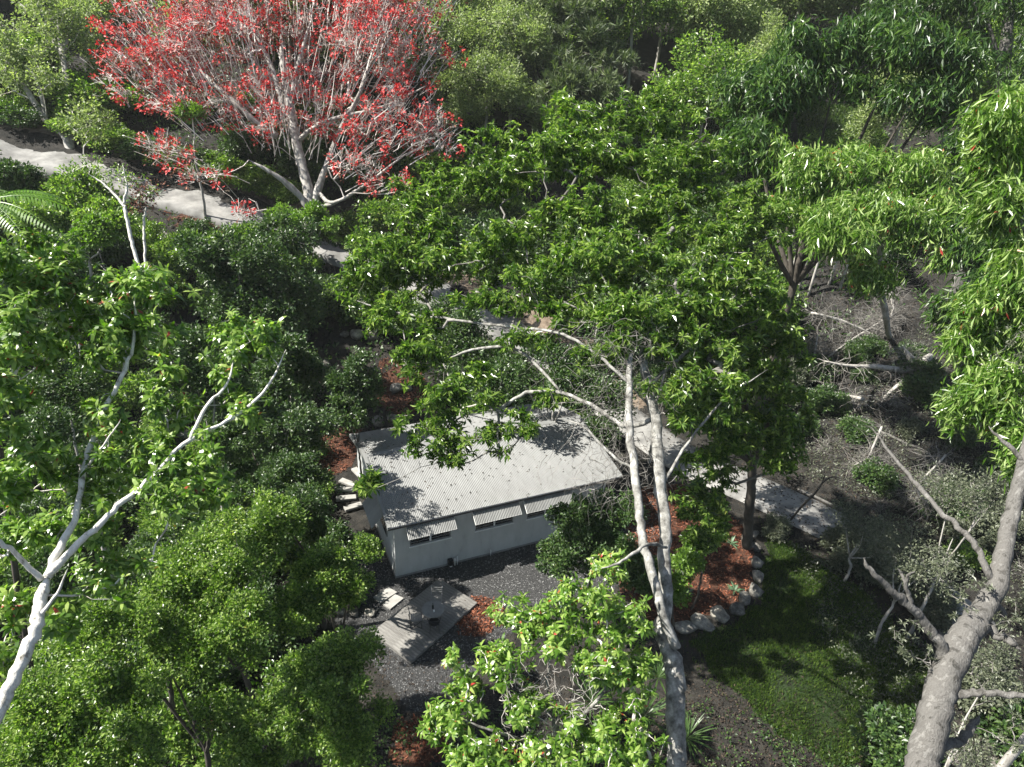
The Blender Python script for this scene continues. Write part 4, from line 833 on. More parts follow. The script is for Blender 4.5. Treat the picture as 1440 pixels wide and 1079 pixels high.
tree('red_flowering_tree', 'huge tree covered in red blossom with pale bare twigs above the road', 'tree', rb_, 3400, redleaf, M['flower'], M['bark_grey'], M['twig_pale'],
     [[(436, 300, 50, 18), (434, 270, 50, 15), (425, 235, 50, 13), (415, 190, 50, 14), (408, 150, 50, 12), (400, 110, 50, 9), (395, 50, 50, 6)],
      [(436, 300, 50, 12), (425, 280, 49.5, 9), (405, 260, 49, 9), (385, 245, 48.5, 6), (350, 225, 48, 4)],
      [(390, 192, 49.5, 9), (360, 172, 49, 8), (330, 145, 48.5, 8), (300, 118, 48.5, 6), (270, 90, 49, 4), (200, 60, 49.5, 3)],
      [(438, 300, 50, 12), (446, 270, 50, 11), (460, 230, 50, 8), (480, 180, 49.5, 6), (510, 120, 49, 5), (530, 40, 49, 3)],
      [(415, 190, 50, 9), (395, 140, 50, 8), (380, 90, 50, 6), (350, 30, 50, 4)],
      [(408, 150, 50, 8), (420, 90, 50, 6), (440, 20, 50, 4)],
      [(446, 270, 50, 6), (470, 285, 49, 5), (520, 255, 48, 4), (580, 210, 47.5, 3)],
      [(415, 200, 50, 7), (460, 170, 49, 5), (540, 150, 48.5, 4), (600, 120, 48, 3)],
      [(436, 296, 50, 6), (455, 290, 49.4, 5), (475, 286, 49, 4)]],
     base=gb - np.array([0, 0, .2]), r0=.008, tf=.6, lumps=22, lr=.33, seg=3, twigk=3, extra=redextra)
tree('lime_shrub', 'small lime green crown caught in the lower red branches', 'shrub', [(265, 158, 47, 26, 12)], 110, small(.2, 16, .35), M['leaf_lime'], M['bark_grey'], M['twig_pale'], r0=.01, trunk_r=.1, group=None)
# --- 10. bunya pine
def spiky(mb, T, O):
    rosette(mb, T, O, 24, .7, .075, 2, up_=.1, droop=.05, spread=(15, 80), bend=-.3)
tree('bunya_pine', 'tall dark bunya pine with spiky whorled branches behind the crowns', 'tree',
     [(800, 20, 60, 75, 40), (820, 70, 59, 85, 36), (810, 120, 58, 85, 32), (780, 160, 57, 70, 24), (750, 80, 60, 50, 60), (800, -40, 61, 60, 40)], 1500, spiky, M['leaf_pine'], M['bark_dark'], M['twig_dark'], r0=.012, trunk_r=.3, lumps=10, lr=.42)
# --- 11. pale trunks and crowns at upper left
tree('grey_gum', 'slim pale multi stemmed gum at the top left above the road', 'tree',
     [(80, 20, 57, 80, 40), (20, 110, 54.5, 50, 40), (110, 50, 57, 50, 40), (30, 60, 54, 60, 36), (120, 170, 51, 40, 34), (70, 110, 53, 26, 26)],
     900, small(.22, 16, .55), M['leaf_pale'], M['bark_grey'], M['twig_pale'],
     [[(105, 235, 54, 12), (90, 190, 54, 10), (65, 170, 54, 8), (40, 130, 54, 7), (10, 85, 54, 5)], [(100, 215, 54, 9), (98, 140, 55, 6), (88, 80, 56, 8), (80, 20, 57, 5)], [(65, 165, 54, 6), (50, 110, 54, 4), (30, 90, 54, 3)], [(88, 80, 56, 6), (60, 30, 57, 4)], [(88, 80, 56, 6), (105, 20, 57, 4)]],
     base=G(108, 240), r0=.011)
tree('slender_tree', 'slender white stemmed tree with few leaves rising from the left garden', 'tree',
     [(125, 235, 36, 40, 18), (175, 250, 36, 34, 18), (205, 270, 36.5, 20, 12)], 110, lambda mb, T, O: bushy(mb, T, O, 5, .16, .08, .3), M['leaf_small'], M['bark_white'], M['twig_pale'],
     [[(192, 362, 36, 5), (183, 330, 36, 5), (176, 295, 36, 5), (173, 288, 36, 4), (150, 262, 36, 3), (125, 245, 36, 2)], [(174, 288, 36, 4), (178, 262, 36, 3), (172, 230, 36, 2)]], base=G(195, 372), r0=.009, seg=3)
tree('slender_tree', 'small upright sapling with red brown leaves right of the slender one', 'tree',
     [(205, 270, 37, 26, 16), (200, 290, 37, 16, 10)], 60, lambda mb, T, O: bushy(mb, T, O, 6, .17, .1, .3), M['pod'], M['bark_white'], M['twig_pale'],
     [[(204, 365, 37, 3.5), (203, 330, 37, 3.5), (203, 305, 37, 3), (208, 285, 37, 2)]], base=G(205, 372), r0=.008)

# --- 12. background forest: a few built trees, the rest copies
def forest_tree(kind, s=1.0):
    """a whole tree standing at the origin"""
    r_ = {'pale': 'leaf_pale', 'mid': 'leaf_small', 'dark': 'leaf_dark', 'lime': 'leaf_lime'}[kind]
    root = empty('forest_tree', (0, 0, 0)); H = rng.uniform(11, 15) * s; mb = MB(); tr = H * .015
    pth = np.array([[0, 0, -.5], [.1, .1, H * .3], [rng.uniform(-.4, .4), rng.uniform(-.4, .4), H * .6], [0, 0, H * .85]]); tube(mb, smooth_path(pth, 3), np.linspace(tr, tr * .4, 10), 7); mb.build('trunk', M['bark_grey'], root, True)
    bl = [((0, 0, H * .72), (H * .27, H * .27, H * .27))]
    for k in range(6):
        a = rng.uniform(0, 6.28); bl.append(((math.cos(a) * H * .24, math.sin(a) * H * .24, H * rng.uniform(.42, .75)), tuple(np.array([H, H, H]) * rng.uniform(.13, .2))))
    T, O = blob_pts(bl, 560, 10, .42); a, b, ra, rb = grow([(pth, np.array([tr, tr, tr, tr * .5]))], T[:300], .012, .03, 2)
    mb = MB(); edges_mesh(mb, a, b, ra, rb, 3); tag(mb.build('branches', M['twig_grey'], root, False), kind='stuff')
    mb = MB(); bushy(mb, T, O, 32, .235, .13, .6); tag(mb.build('crown', M[r_], root, False), kind='stuff'); return root
kinds = ['pale', 'mid', 'dark', 'lime', 'pale']
protos = [forest_tree(k) for k in kinds]; used = [False] * len(protos)
words = {'pale': 'pale olive green forest tree on the far slope', 'mid': 'mid green forest tree on the far slope', 'dark': 'dark green forest tree on the far slope', 'lime': 'yellow green bushy tree on the far slope'}
def place_forest(p, k, s, label=None, where=''):
    src = protos[k]
    if not used[k]: used[k] = True; r = src
    else:
        r = src.copy(); C.objects.link(r)
        for ch in src.children: c = ch.copy(); C.objects.link(c); c.parent = r
    r.location = (p[0], p[1], float(terr(p[0], p[1])) - .1); r.rotation_euler = (0, 0, random.uniform(0, 6.28)); r.scale = (s, s, s * random.uniform(.85, 1.15))
    w_ = np.array([r.location[0], r.location[1], r.location[2] + 8]) - CP; u_ = 720 + F * (w_ @ rt) / (w_ @ fw); Y_ = r.location[1]
    row = 'front row' if Y_ < 74 else 'middle rows' if Y_ < 95 else 'back rows'
    spot = 'above the road at far left' if u_ < 130 else 'behind the left half of the red tree' if u_ < 400 else 'behind the right half of the red tree' if u_ < 660 else 'around the bunya pine' if u_ < 900 else 'right of the bunya pine' if u_ < 1100 else 'behind the dark weeping tree' if u_ < 1320 else 'in the top right corner'
    nm = {'pale': 'pale olive', 'mid': 'mid green', 'dark': 'dark green', 'lime': 'yellow green'}[kinds[k]]
    tag(r, '%s forest tree %s, %s' % (nm, spot, row), 'tree', '%s forest trees %s, %s' % (nm, spot, row))
def keep_clear(x, y):
    dd = np.min(np.hypot(dpath[:, 0] - x, dpath[:, 1] - y)); return dd > 8
cnt = 0; placed = []
def try_place(x, y, kk=None, s=None, mind=4.4):
    global cnt
    if any(math.hypot(x - a, y - b) < mind for a, b in placed): return
    placed.append((x, y)); kk = random.choices(range(5), [6, 5, 1, 2, 6])[0] if kk is None else kk
    place_forest((x, y), kk, s or random.uniform(.95, 1.4)); cnt += 1
# rows across the hillside, nearest first
for Yr in (64, 70, 77, 85, 95, 107, 122):
    w = Yr * .86; x = -w
    while x < w:
        yy = Yr + random.uniform(-3, 3); xx = x + random.uniform(-1.5, 1.5)
        p = np.array([xx, yy, float(terr(xx, yy))]) - CP; dz = p @ fw; u_ = 720 + F * (p @ rt) / dz; v_ = 539.5 - F * (p @ up) / dz
        if not (u_ < 300 and Yr < 72) and keep_clear(xx, yy) and not (1110 < u_ < 1230 and Yr < 74) and not (690 < u_ < 880 and Yr < 70): try_place(xx, yy)
        x += random.uniform(5, 6.5) * (1 + (Yr - 64) / 200)
for (px, py, d, k, s) in [(30, 150, 58, 3, .5), (150, 40, 62, 0, .8), (660, 60, 62, 0, .9), (930, 50, 62, 4, .8), (930, 120, 50, 1, .7), (980, 60, 54, 0, .9), (1050, 40, 60, 4, .9), (1130, 20, 70, 0, 1), (1380, 90, 60, 3, .6), (1000, 130, 46, 1, .6), (0, 40, 66, 0, 1), (1400, 180, 50, 2, .7), (1320, 200, 55, 1, .6)]:
    q = P(px, py, d); try_place(q[0], q[1], k, s, 3)
for q, u_ in zip(protos, used):
    if not u_:
        for ch in list(q.children): bpy.data.objects.remove(ch)
        bpy.data.objects.remove(q)

# understory bushes filling the slopes: three built, the rest copies
def bush_proto(mat, word):
    root = empty('understory_bush', (0, 0, 0)); mb = MB(); bl = [((0, 0, .9), (1.1, 1.1, .8)), ((.6, .3, .7), (.8, .8, .6)), ((-.6, -.2, .6), (.8, .8, .6))]
    T, O = blob_pts(bl, 230, 8, .42); stem = (np.array([[0, 0, -.2], [.03, 0, .3], [0, 0, .7]]), np.array([.05, .04, .02])); a, b, ra, rb = grow([stem], T[:70], .006, .02, 2); edges_mesh(mb, a, b, ra, rb, 3); tube(mb, stem[0], stem[1], 6)
    tag(mb.build('branches', M['twig_grey'], root), kind='stuff'); mb = MB(); bushy(mb, T, O, 24, .17, .095, .3); tag(mb.build('crown', M[mat], root), kind='stuff'); root['word'] = word; return root
def twig_proto():
    root = empty('dry_bush', (0, 0, 0)); mb = MB()
    for k in range(90):
        q = [np.array([rng.normal() * .15, rng.normal() * .15, 0])]; d = unit(rng.normal(size=3) * [1, 1, .4] + [0, 0, .7])
        for _ in range(6): d = unit(d + rng.normal(size=3) * .4 + [0, 0, -.05]); q.append(q[-1] + d * rng.uniform(.12, .34))
        q = np.array(q); w = np.linspace(.014, .004, 7) * rng.uniform(.6, 1.3); edges_mesh(mb, q[:-1], q[1:], w[:-1], w[1:], 3)
    tag(mb.build('branches', M['twig_grey'], root), kind='stuff'); root['word'] = 'leafless grey'; return root
bp_ = [bush_proto('leaf_dark', 'dark green'), bush_proto('leaf_small', 'mid green'), bush_proto('leaf_deep', 'glossy green'), bush_proto('leaf_grey', 'grey green'), twig_proto()]
bused = [False] * 5; bput = []
def put_bush(x, y, k, s, bankok=False):
    if any(math.hypot(x - a, y - b) < 1.5 for a, b in bput): return
    t = (x - HC[0]) * hn[0] + (y - HC[1]) * hn[1]; uu = (x - HC[0]) * he[0] + (y - HC[1]) * he[1]
    if -6.5 < t < 9.5 and -2.2 < uu < 13: return
    if np.min(np.hypot(dpath[:, 0] - x, dpath[:, 1] - y)) < 2.2 + s: return
    q = (np.array([x]), np.array([y])); w_ = np.array([x, y, float(terr(x, y)) + .8 * s]) - CP; u_ = 720 + F * (w_ @ rt) / (w_ @ fw); v_ = 539.5 - F * (w_ @ up) / (w_ @ fw)
    if 425 < u_ < 610 and 455 < v_ < 640 or u_ < 330 and 190 < v_ < 330 and x * .3 + y < 200 and u_ * .30 + 190 < v_ + 14 and v_ < u_ * .30 + 232: return
    if inside(lawn_poly, *q)[0] or (inside(bank_poly, *q)[0] and not bankok) or inside(gravel_poly, *q)[0] or inside(small_lawn, *q)[0]: return
    bput.append((x, y)); r = bp_[k]
    if bused[k]:
        r = r.copy(); C.objects.link(r)
        for ch in bp_[k].children: c = ch.copy(); C.objects.link(c); c.parent = r
    bused[k] = True; r.location = (x, y, float(terr(x, y))); r.scale = (s, s, s * random.uniform(.8, 1.2)); r.rotation_euler = (0, 0, random.uniform(0, 6.28)); w = r['word']
    u_ = 720 + F * (w_ @ rt) / (w_ @ fw); side2 = ' at the far left' if u_ < 200 else ' left of the cottage roof' if u_ < 480 else ' beyond the cottage roof' if u_ < 900 else ' right of the driveway' if u_ < 1150 else ' near the right edge'
    side = 'on the right hand slope' if bankok else 'left of the cottage' if x < -6 and y < 32 else 'on the slope behind the cottage' if y < 44 else 'under the forest edge'
    side = side + side2 if 'left of the cottage' != side else ('in the shade left of the cottage' if x > -16 else 'under the crowns at far left')
    tag(r, ('%s twiggy bush standing %s' if k == 4 else '%s understory bush growing %s') % (w, side), 'bush', '%s bushes %s' % (w, side))
for _ in range(260): put_bush(random.uniform(-30, -7), random.uniform(13, 33), random.choices(range(3), [5, 3, 2])[0], random.uniform(.8, 1.35))
for _ in range(300): put_bush(random.uniform(-34, 13), random.uniform(32, 48), random.choices(range(3), [5, 3, 2])[0], random.uniform(.9, 1.6))
for _ in range(150): put_bush(random.uniform(-52, 44), random.uniform(47, 66), random.choices(range(3), [4, 4, 2])[0], random.uniform(1.4, 2.3))
for _ in range(620): put_bush(random.uniform(13, 36), random.uniform(14, 44), random.choices(range(5), [5, 1, 0, 4, 5])[0], random.uniform(.6, 1.2), True) if random.random() < .7 else None
for k, (px, py) in enumerate([(1215, 790), (1240, 815), (1200, 805), (1270, 830), (1250, 790), (1290, 850), (1225, 770), (1310, 870), (1185, 780)]):
    p_ = G(px, py); r = bp_[3].copy(); C.objects.link(r)
    for ch in bp_[3].children: c = ch.copy(); C.objects.link(c); c.parent = r
    r.location = p_; r.scale = (.8, .8, .8); r.rotation_euler = (0, 0, k); tag(r, 'grey green bush leaning over the end of the driveway', 'bush', 'grey bushes over the driveway end')
for k, (px, py, b_) in enumerate([(10, 168, 1), (52, 178, 0), (128, 196, 2), (178, 214, 1), (330, 254, 1), (368, 268, 2), (245, 236, 2), (296, 246, 1), (92, 186, 1), (500, 330, 2), (212, 222, 0), (400, 282, 1), (150, 204, 1), (270, 240, 0), (350, 262, 1), (30, 172, 2)]):
    p_ = G(px, py); r = bp_[b_].copy(); C.objects.link(r)
    for ch in bp_[b_].children: c = ch.copy(); C.objects.link(c); c.parent = r
    r.location = p_; r.scale = (1.7, 1.4, 1.0); r.rotation_euler = (0, 0, k); tag(r, '%s bush on the uphill verge of the pale road, %s' % (['dark green', 'mid green', 'glossy green'][b_], 'at far left' if px < 110 else 'under the grey gum' if px < 230 else 'under the red tree'), 'bush', '%s bushes along the uphill verge of the road, %s' % (['dark green', 'mid green', 'glossy green'][b_], 'at far left' if px < 110 else 'under the grey gum' if px < 230 else 'under the red tree'))
# hanging dry twigs under the left side of the forked crown
mb = MB()
for k in range(520):
    a = P(rng.normal(868, 38), rng.uniform(450, 700), rng.uniform(18.2, 20.5)); q = [a]; d = rdir(1)[0] * [1, 1, .7] + [0, 0, -.35]
    for _ in range(5): d = unit(d + rng.normal(size=3) * .45 + [0, 0, -.1]); q.append(q[-1] + d * rng.uniform(.1, .28))
    q = np.array(q); w = np.linspace(.008, .003, 6) * rng.uniform(.5, 1.1); edges_mesh(mb, q[:-1], q[1:], w[:-1], w[1:], 3)
for o in list(C.objects):
    if o.name.startswith('forked_tree'): tag(mb.build('bare_twigs', M['twig_grey'], o, True, origin=o.location), kind='stuff')

# ------------------------------------------------------------------ low plants
def frond(name, parent, base, d, L, mat, droop=.5, n=22, pin=.3, w=.045, mode=4):
    mb = MB(); d = unit(np.asarray(d, float)); t = np.linspace(0, 1, 10); q = np.array([d * L * s + np.array([0, 0, -droop * L * s * s]) for s in t]); tube(mb, q, np.linspace(.014, .004, 10), 4, False)
    s = np.linspace(.15, 1, n); pp = np.array([np.interp(s, t, q[:, k]) for k in range(3)]).T; tg = unit(np.gradient(pp, axis=0)); side = unit(np.cross(tg, [0, 0, 1.]))
    ll = pin * np.sin(np.clip(s * 2.9, .35, 2.9)); 
    for sg in (-1, 1): leaves(mb, pp, side * sg + tg * .45 + [0, 0, -.2], np.tile([0, 0, 1.], (n, 1)), ll, np.full(n, w), mode, .4)
    o = mb.build(name, mat, parent, False, loc=base); return o
def fern(px, py, d, n, L, label, pin=.34, z=None, name='tree_fern', group=None, mat='frond', trunk=True, az=None):
    c = P(px, py, d) if d else G(px, py, .3); gz = float(terr(c[0], c[1])); root = empty(name, (c[0], c[1], gz)); tag(root, label, 'fern' if trunk else 'palm', group)
    if trunk: mb = MB(); tube(mb, smooth_path([(-3.2, -.6, 0), (-1.9, -.3, (c[2] - gz) * .5), (-.4, 0, (c[2] - gz) * .93), (0, 0, c[2] - gz)], 4), .08, 8, lump=.1); mb.build('trunk', M['bark_dark'], root, True)
    for k in range(n):
        a = (k + random.uniform(-.2, .2)) * 2 * math.pi / n if az is None else math.radians(az[k]); frond('frond', root, (0, 0, c[2] - gz), (math.cos(a), math.sin(a), random.uniform(.25, .6)), L * random.uniform(.85, 1.1), M[mat], pin=pin)
fern(-22, 285, 15, 9, 1.75, 'tree fern with long arching feathery fronds at the left edge', az=[-35, -12, 12, 35, -65, 70, 110, 180, 240])
fern(105, 470, None, 8, 1.5, 'smaller feathery fern in the shade right of the first', .3, trunk=False, name='ground_fern')
fern(35, 500, None, 8, 1.5, 'shaded feathery fern under the left edge crowns', .3, trunk=False, name='ground_fern')
def rosette_plant(px, py, n, L, w, label, cat='plant', name='agave', mat='agave', group=None, up_=.75, mode=4, c=None):
    p = G(px, py) if c is None else c; root = empty(name, p); tag(root, label, cat, group)
    for k in range(n):
        a = k * 2.4; e = random.uniform(.15, 1.3) * up_; m = MB(); l = L * random.uniform(.75, 1.1)
        leaves(m, np.zeros((1, 3)), np.array([[math.cos(a) * math.cos(e), math.sin(a) * math.cos(e), math.sin(e)]]), np.array([[0, 0, 1.]]), l, w, mode, .35, .2); m.build('leaf', M[mat], root, False, loc=(0, 0, .05))
for px, py, n, L, w, lb in [(275, 318, 26, .95, .13, 'blue green agave below the road end'), (190, 285, 22, .9, .12, 'agave behind the pink rock'), (222, 278, 20, .8, .12, 'agave under the road beside the sapling'), (150, 350, 18, .8, .1, 'agave under the bright yellow green shrub'), (35, 268, 20, 1.0, .06, 'spiky purple grey plant beside the dark shrub at far left'),
                            (508, 594, 26, .8, .05, 'spiky thin leafed plant by the rear roof corner'), (963, 838, 14, .5, .1, 'small green plant on the red mulch below the pale shrub'), (1033, 832, 12, .45, .09, 'small leafy plant near the bend of the boulder edge'), (1028, 766, 12, .45, .08, 'dark green plant on the upper red mulch')]:
    rosette_plant(px, py, n, L, w, lb)
for px, py, d, lb in [(925, 955, 20, 'dark fan palm behind the trunk base on its left'), (905, 1010, 19, 'dark spiky palm beneath the bottom centre tree'), (965, 1040, 20, 'dark spiky palm right of the trunk at the bottom'), (830, 990, 19, 'palm hidden under the twiggy tree')]:
    c = P(px, py, d); c = np.array([c[0], c[1], max(c[2], float(terr(c[0], c[1])) + .3)]); rosette_plant(0, 0, 34, .95, .045, lb, 'palm', 'spiky_palm', 'leaf_dark', None, .9, 4, c)
# scattered small ground plants on slopes as ground cover
def cover(name, label, poly, n, mat, L, W, per=7, ball=.12, hmax=.3, cat='ground cover'):
    q = pts_in(poly, n); dd = np.min(np.hypot(q[:, :1] - dpath[None, ::2, 0], q[:, 1:] - dpath[None, ::2, 1]), 1); q = q[dd > 2.9]; n = len(q); T = np.column_stack([q, terr(q[:, 0], q[:, 1]) + rng.uniform(.03, hmax, n)]); mb = MB(); bushy(mb, T, np.tile([0, 0, 1.], (n, 1)), per, L, W, ball)
    return tag(mb.build(name, M[mat]), label, cat, kind='stuff')
W_ = lambda *a: np.array(a, float)
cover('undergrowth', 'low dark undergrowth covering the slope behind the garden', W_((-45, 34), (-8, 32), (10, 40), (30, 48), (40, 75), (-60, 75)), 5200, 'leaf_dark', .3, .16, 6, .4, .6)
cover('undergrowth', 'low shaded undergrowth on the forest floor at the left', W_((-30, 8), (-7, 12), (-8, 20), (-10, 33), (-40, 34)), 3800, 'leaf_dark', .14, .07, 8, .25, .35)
cover('undergrowth', 'scrubby grey green undergrowth on the right slope', W_((13, 14), (24, 14), (40, 40), (30, 46), (18, 36), (14, 26)), 5400, 'leaf_grey', .13, .055, 8, .3, .45)
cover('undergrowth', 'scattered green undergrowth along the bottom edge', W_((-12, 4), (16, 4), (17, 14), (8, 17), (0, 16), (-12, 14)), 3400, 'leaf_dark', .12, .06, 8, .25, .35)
# grey scrub at the right of the driveway
for lb, bs, n in [('grey leafed scrub bush over the end of the driveway', [(1215, 745, 30, 36, 26), (1190, 720, 31, 24, 18), (1240, 770, 29, 30, 22)], 300), ('grey scrub behind the broken gum limb', [(1300, 800, 25, 50, 36), (1270, 760, 27, 50, 30)], 360), ('scrubby thicket right of the bare bank', [(1340, 690, 26, 60, 36), (1400, 700, 24, 40, 40)], 340), ('thin dark scrub behind the gum trunk', [(1400, 940, 20, 40, 50), (1360, 1060, 18, 40, 30)], 200)]:
    tree('scrub_bush', lb, 'shrub', bs, n, lambda mb, T, O: bushy(mb, T, O, 12, .11, .05, .3), M['leaf_grey'], M['bark_grey'], M['twig_grey'], r0=.006, trunk_r=.06, lumps=12, lr=.45, group='grey scrub right of the driveway')
# grass on the lawn
def grass(poly, n, L, name, label, patch=True):
    q = pts_in(poly, n)
    if patch:
        f = np.sin(q[:, 0] * 1.1 + 1) * np.cos(q[:, 1] * .9) + .5 * np.sin(q[:, 0] * 2.7 - q[:, 1] * 2.1); q = q[f + rng.normal(size=n) * .7 > -.35]
    n = len(q); d = rdir(n) * .55; d[:, 2] = 1; ll = L * rng.uniform(.5, 1.3, n); mb = MB()
    leaves(mb, np.column_stack([q, terr(q[:, 0], q[:, 1]) + .01]), d, rdir(n), ll, ll * .09, 2, .6); tag(mb.build(name, M['grass']), label, 'grass', kind='stuff')
grass(lawn_poly, 60000, .15, 'grass', 'patchy green lawn grass right of the boulder edge')
_c = lawn_poly.mean(0); grass(_c + (lawn_poly - _c) * 1.14, 7000, .15, 'grass', 'sparse grass tufts straying past the lawn edge')
grass(far_lawn, 9000, .3, 'grass', 'bright grass of the far clearing', False)
grass(small_lawn, 6000, .25, 'grass', 'short grass on the upper lawn beside the red tree', False)
# leaf litter
def litter(poly, n, L, name, label, mat='litter'):
    q = pts_in(poly, n); d = rdir(n); d[:, 2] *= .3; ll = L * rng.uniform(.5, 1.5, n); mb = MB(); nn = rdir(n) * .6 + [0, 0, 1]
    leaves(mb, np.column_stack([q, terr(q[:, 0], q[:, 1]) + rng.uniform(.02, .06, n)]), d, nn, ll, ll * .4, 2); tag(mb.build(name, M[mat]), label, 'leaf litter', kind='stuff')
litter(W_((-14, 6), (20, 6), (24, 22), (26, 34), (14, 34), (10, 26), (2, 20), (-14, 18)), 24000, .09, 'leaf_litter', 'fallen brown leaves on the ground around the lawn')
litter(W_((3, 8), (17, 8), (15, 15), (9, 18), (3, 17)), 9000, .1, 'leaf_litter', 'brown leaf litter on the bare soil under the forked tree')
litter(bank_poly, 9000, .14, 'leaf_litter', 'grey fallen leaves on the bare bank')
litter(W_((-16, 28), (-8, 30), (8, 37), (6, 46), (-20, 44)), 8000, .12, 'leaf_litter', 'brown fallen leaves on the terraces behind the cottage')

n = 420; u_ = rng.uniform(-.2, HLN + .2, n); v_ = rng.uniform(0, HD, n) ; z_ = np.where(v_ < RV, zf + (v_ + OHF) * sF, RH + .06 - (v_ - RV) * (RH - BH + .11) / (HD + .3 - RV)) + .022
q = HC + he * u_[:, None] + hn * v_[:, None] + np.column_stack([0 * z_, 0 * z_, z_]); d = rdir(n); d[:, 2] *= .15; mb = MB(); leaves(mb, q, d, rdir(n) * .3 + [0, 0, 1], rng.uniform(.06, .17, n), .05, 2)
tag(mb.build('leaf_litter', M['litter']), 'fallen brown leaves scattered over the metal roof', 'leaf litter', kind='stuff')
k_ = rng.integers(20, len(dpath) - 5, 2600); off = rng.uniform(-1, 1, 2600); off = np.sign(off) * np.abs(off) ** .5; q = dpath[k_] + nr[k_] * (off * wd[k_])[:, None] + rng.normal(size=(2600, 2)) * .15; ok = np.abs(off) < .97; q = q[ok]; n = len(q)
d = rdir(n); d[:, 2] *= .15; mb = MB(); leaves(mb, np.column_stack([q, terr(q[:, 0], q[:, 1]) + .14]), d, rdir(n) * .3 + [0, 0, 1], rng.uniform(.06, .18, n), .06, 2)
tag(mb.build('leaf_litter', M['litter']), 'brown leaves and twigs drifted along the pale driveway edges', 'leaf litter', kind='stuff')

# ------------------------------------------------------------------ dead wood
def dead(name, label, limbs, ntw, mat='bark_grey', twl=(.5, 1.4), group=None, tw='twig_grey', down=0.0, r=.014):
    LL = [limb_pts(l) for l in limbs]; b0 = LL[0][0][0]; root = empty(name, b0); tag(root, label, 'dead tree', group)
    mb = MB()
    for a, (p, rr) in enumerate(LL):
        q = smooth_path(p, 4); r_ = np.interp(np.linspace(0, 1, len(q)), np.linspace(0, 1, len(p)), rr); m2 = MB(); tube(m2, q, r_, 8, lump=.08, seed=a); m2.build('trunk' if a == 0 else 'limb', M[mat], root, True, origin=b0)
        for k in range(int(ntw / len(LL))):
            i_ = rng.integers(0, len(q)); s = [q[i_]]; d = rdir(1)[0] + [0, 0, .2 - down]
            for _ in range(5): d = unit(d + rng.normal(size=3) * .35 + [0, 0, -down * .3]); s.append(s[-1] + d * rng.uniform(*twl) / 5)
            s = np.array(s); w = np.linspace(1, .35, 6) * r * rng.uniform(.6, 1.4); edges_mesh(mb, s[:-1], s[1:], w[:-1], w[1:], 4)
    tag(mb.build('bare_twigs', M[tw], root, True, origin=b0), kind='stuff')
def gd(px, py, off=0): # distance to the ground along a pixel
    return float((G(px, py) - CP) @ fw) - off
g = gd(1290, 520, 1.0)
dead('fallen_tree', 'bleached fallen tree with splayed limbs lying on the bare bank', [[(1310, 500, g, 9), (1290, 515, g, 13), (1268, 520, g, 9), (1235, 516, g, 7), (1190, 514, g, 4), (1160, 508, g, 2)], [(1287, 512, g, 10), (1278, 500, g, 8), (1270, 488, g, 3)], [(1282, 527, g, 7), (1262, 543, g - .5, 6), (1242, 560, g - .8, 3)], [(1290, 520, g, 4), (1284, 560, g - 1, 3), (1270, 548, g - 1, 2)], [(1215, 562, g - 1.5, 6), (1195, 557, g - 1, 4), (1160, 548, g, 2)]], 420, 'bark_grey', (.8, 2.4), None, 'twig_mid', .4, .012)
g = gd(1230, 480, .8)
dead('brushwood', 'tangle of thin dead branches on the bank above the fallen tree', [[(1140, 440, g, 4), (1180, 450, g, 4), (1225, 470, g, 3), (1260, 500, g, 2)], [(1160, 505, g - 1, 3), (1210, 470, g, 3), (1260, 440, g, 2)], [(1250, 400, g + 1, 4), (1255, 440, g, 3), (1230, 470, g, 2)], [(1170, 560, g - 2.5, 3), (1145, 520, g - 2, 3), (1150, 470, g - .5, 2)]], 900, 'bark_grey', (1, 2.8), None, 'twig_grey', .1, .012)
g = gd(1230, 640, 1.0)
dead('brushwood', 'dead branches hanging below the fallen tree', [[(1240, 600, g, 3), (1215, 660, g, 3), (1205, 700, g - .5, 2)], [(1245, 660, g, 3), (1225, 645, g, 2), (1200, 655, g, 2)], [(1330, 640, g - 4, 3), (1290, 690, g - 4, 3), (1330, 720, g - 4, 2)]], 500, 'bark_grey', (.8, 2.4), None, 'twig_grey', .3, .010)
g = gd(1120, 735, 0)
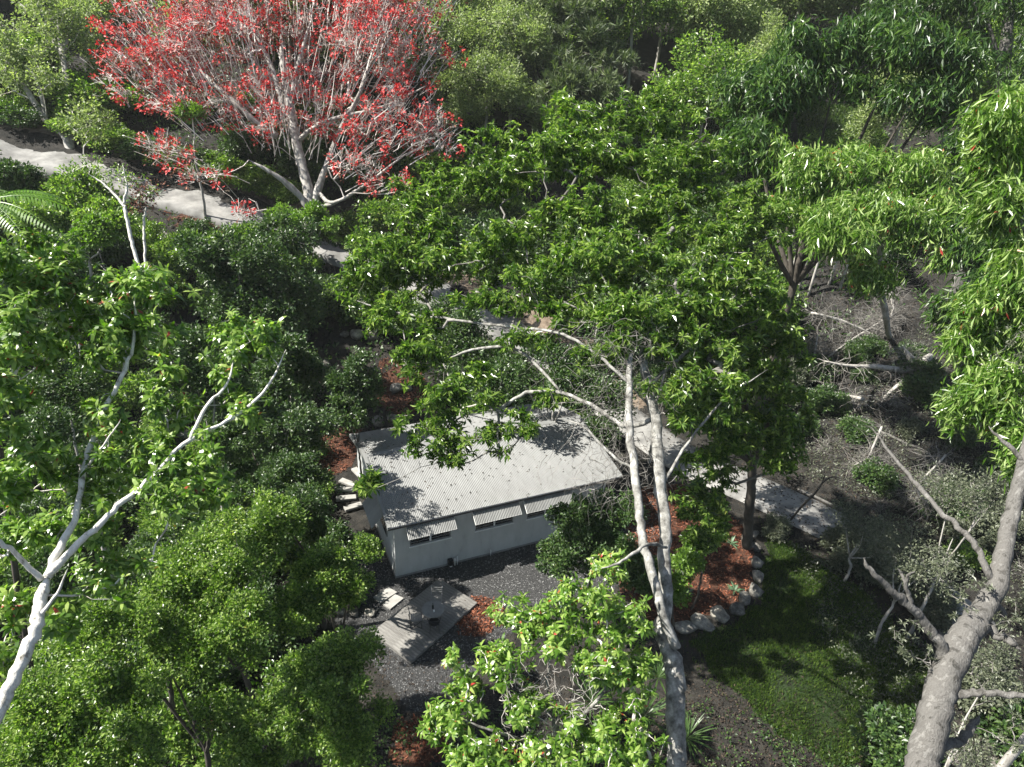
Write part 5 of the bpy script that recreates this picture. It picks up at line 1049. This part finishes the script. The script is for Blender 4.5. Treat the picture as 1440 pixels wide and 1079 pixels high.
dead('dead_sapling', 'thin leafless sapling arching over the driveway', [[(1112, 731, g, 3), (1128, 712, g - .8, 3), (1145, 695, g - 1.5, 3), (1158, 678, g - 2, 2.5), (1170, 671, g - 2.2, 2), (1180, 672, g - 2.3, 1.5)], [(1155, 682, g - 1.9, 2), (1160, 668, g - 2, 1.5)]], 10, 'bark_dark', (.4, 1), None, 'twig_grey', 0, .01)
for k, (px, py, L, rz, lb) in enumerate([(1155, 705, 2.6, -.7, 'fallen log lying along the uphill edge of the driveway'), (1015, 610, 1.2, .3, 'short log in the shade beside the driveway'), (1240, 610, 4.5, -.75, 'dark fallen log half buried across the lower bank')]):
    p = G(px, py); mb = MB(); t = np.linspace(-.5, .5, 6); cx = p[0] + t * L * math.cos(rz); cy = p[1] + t * L * math.sin(rz); tube(mb, np.column_stack([cx, cy, terr(cx, cy) + .09]), np.linspace(.11, .07, 6), 9, lump=.1)
    mb_o = mb.build('fallen_log', M['bark_gum'], None, True, origin=p, loc=p); tag(mb_o, lb, 'log')
# slim background trunks above the bank
for k, (x0, x1, dd) in enumerate([(1108, 1112, 46), (1122, 1118, 47), (1136, 1142, 48), (1165, 1158, 50), (1180, 1190, 49), (1095, 1090, 47), (1340, 1350, 34), (1352, 1346, 35)]):
    p = G(x0, 400 + (k % 3) * 8); mb = MB(); h = 7; q = smooth_path([(0, 0, -.2), (.1, 0, h * .4), ((x1 - x0) * .04, .1, h)], 5); tube(mb, q, np.linspace(.11, .06, len(q)), 7, lump=.08)
    r = empty('slim_tree', p); tag(r, 'slim pale trunk rising from the back of the bare bank', 'tree', 'slim trunks on the back of the bank'); mb.build('trunk', M['bark_grey'], r, True)
    T, O = blob_pts([((0, 0, h + .5), (1.3, 1.3, 1.1))], 70, 6, .45); mb = MB(); bushy(mb, T, O, 12, .2, .09, .35); tag(mb.build('crown', M['leaf_droop_dark'], r), kind='stuff')

# ------------------------------------------------------------------ haze in the valley air
mb = MB(); hz0, hz1 = float(Z.min()) - 1.5, float(Z.max()) + 25.0
box(mb, (0, 300, (hz0 + hz1) / 2), 1420, 1230, hz1 - hz0)
tag(mb.build('haze', hm), kind='stuff'); C.objects['haze']['label'] = 'thin pale haze over the forest slope'; C.objects['haze']['category'] = 'haze'
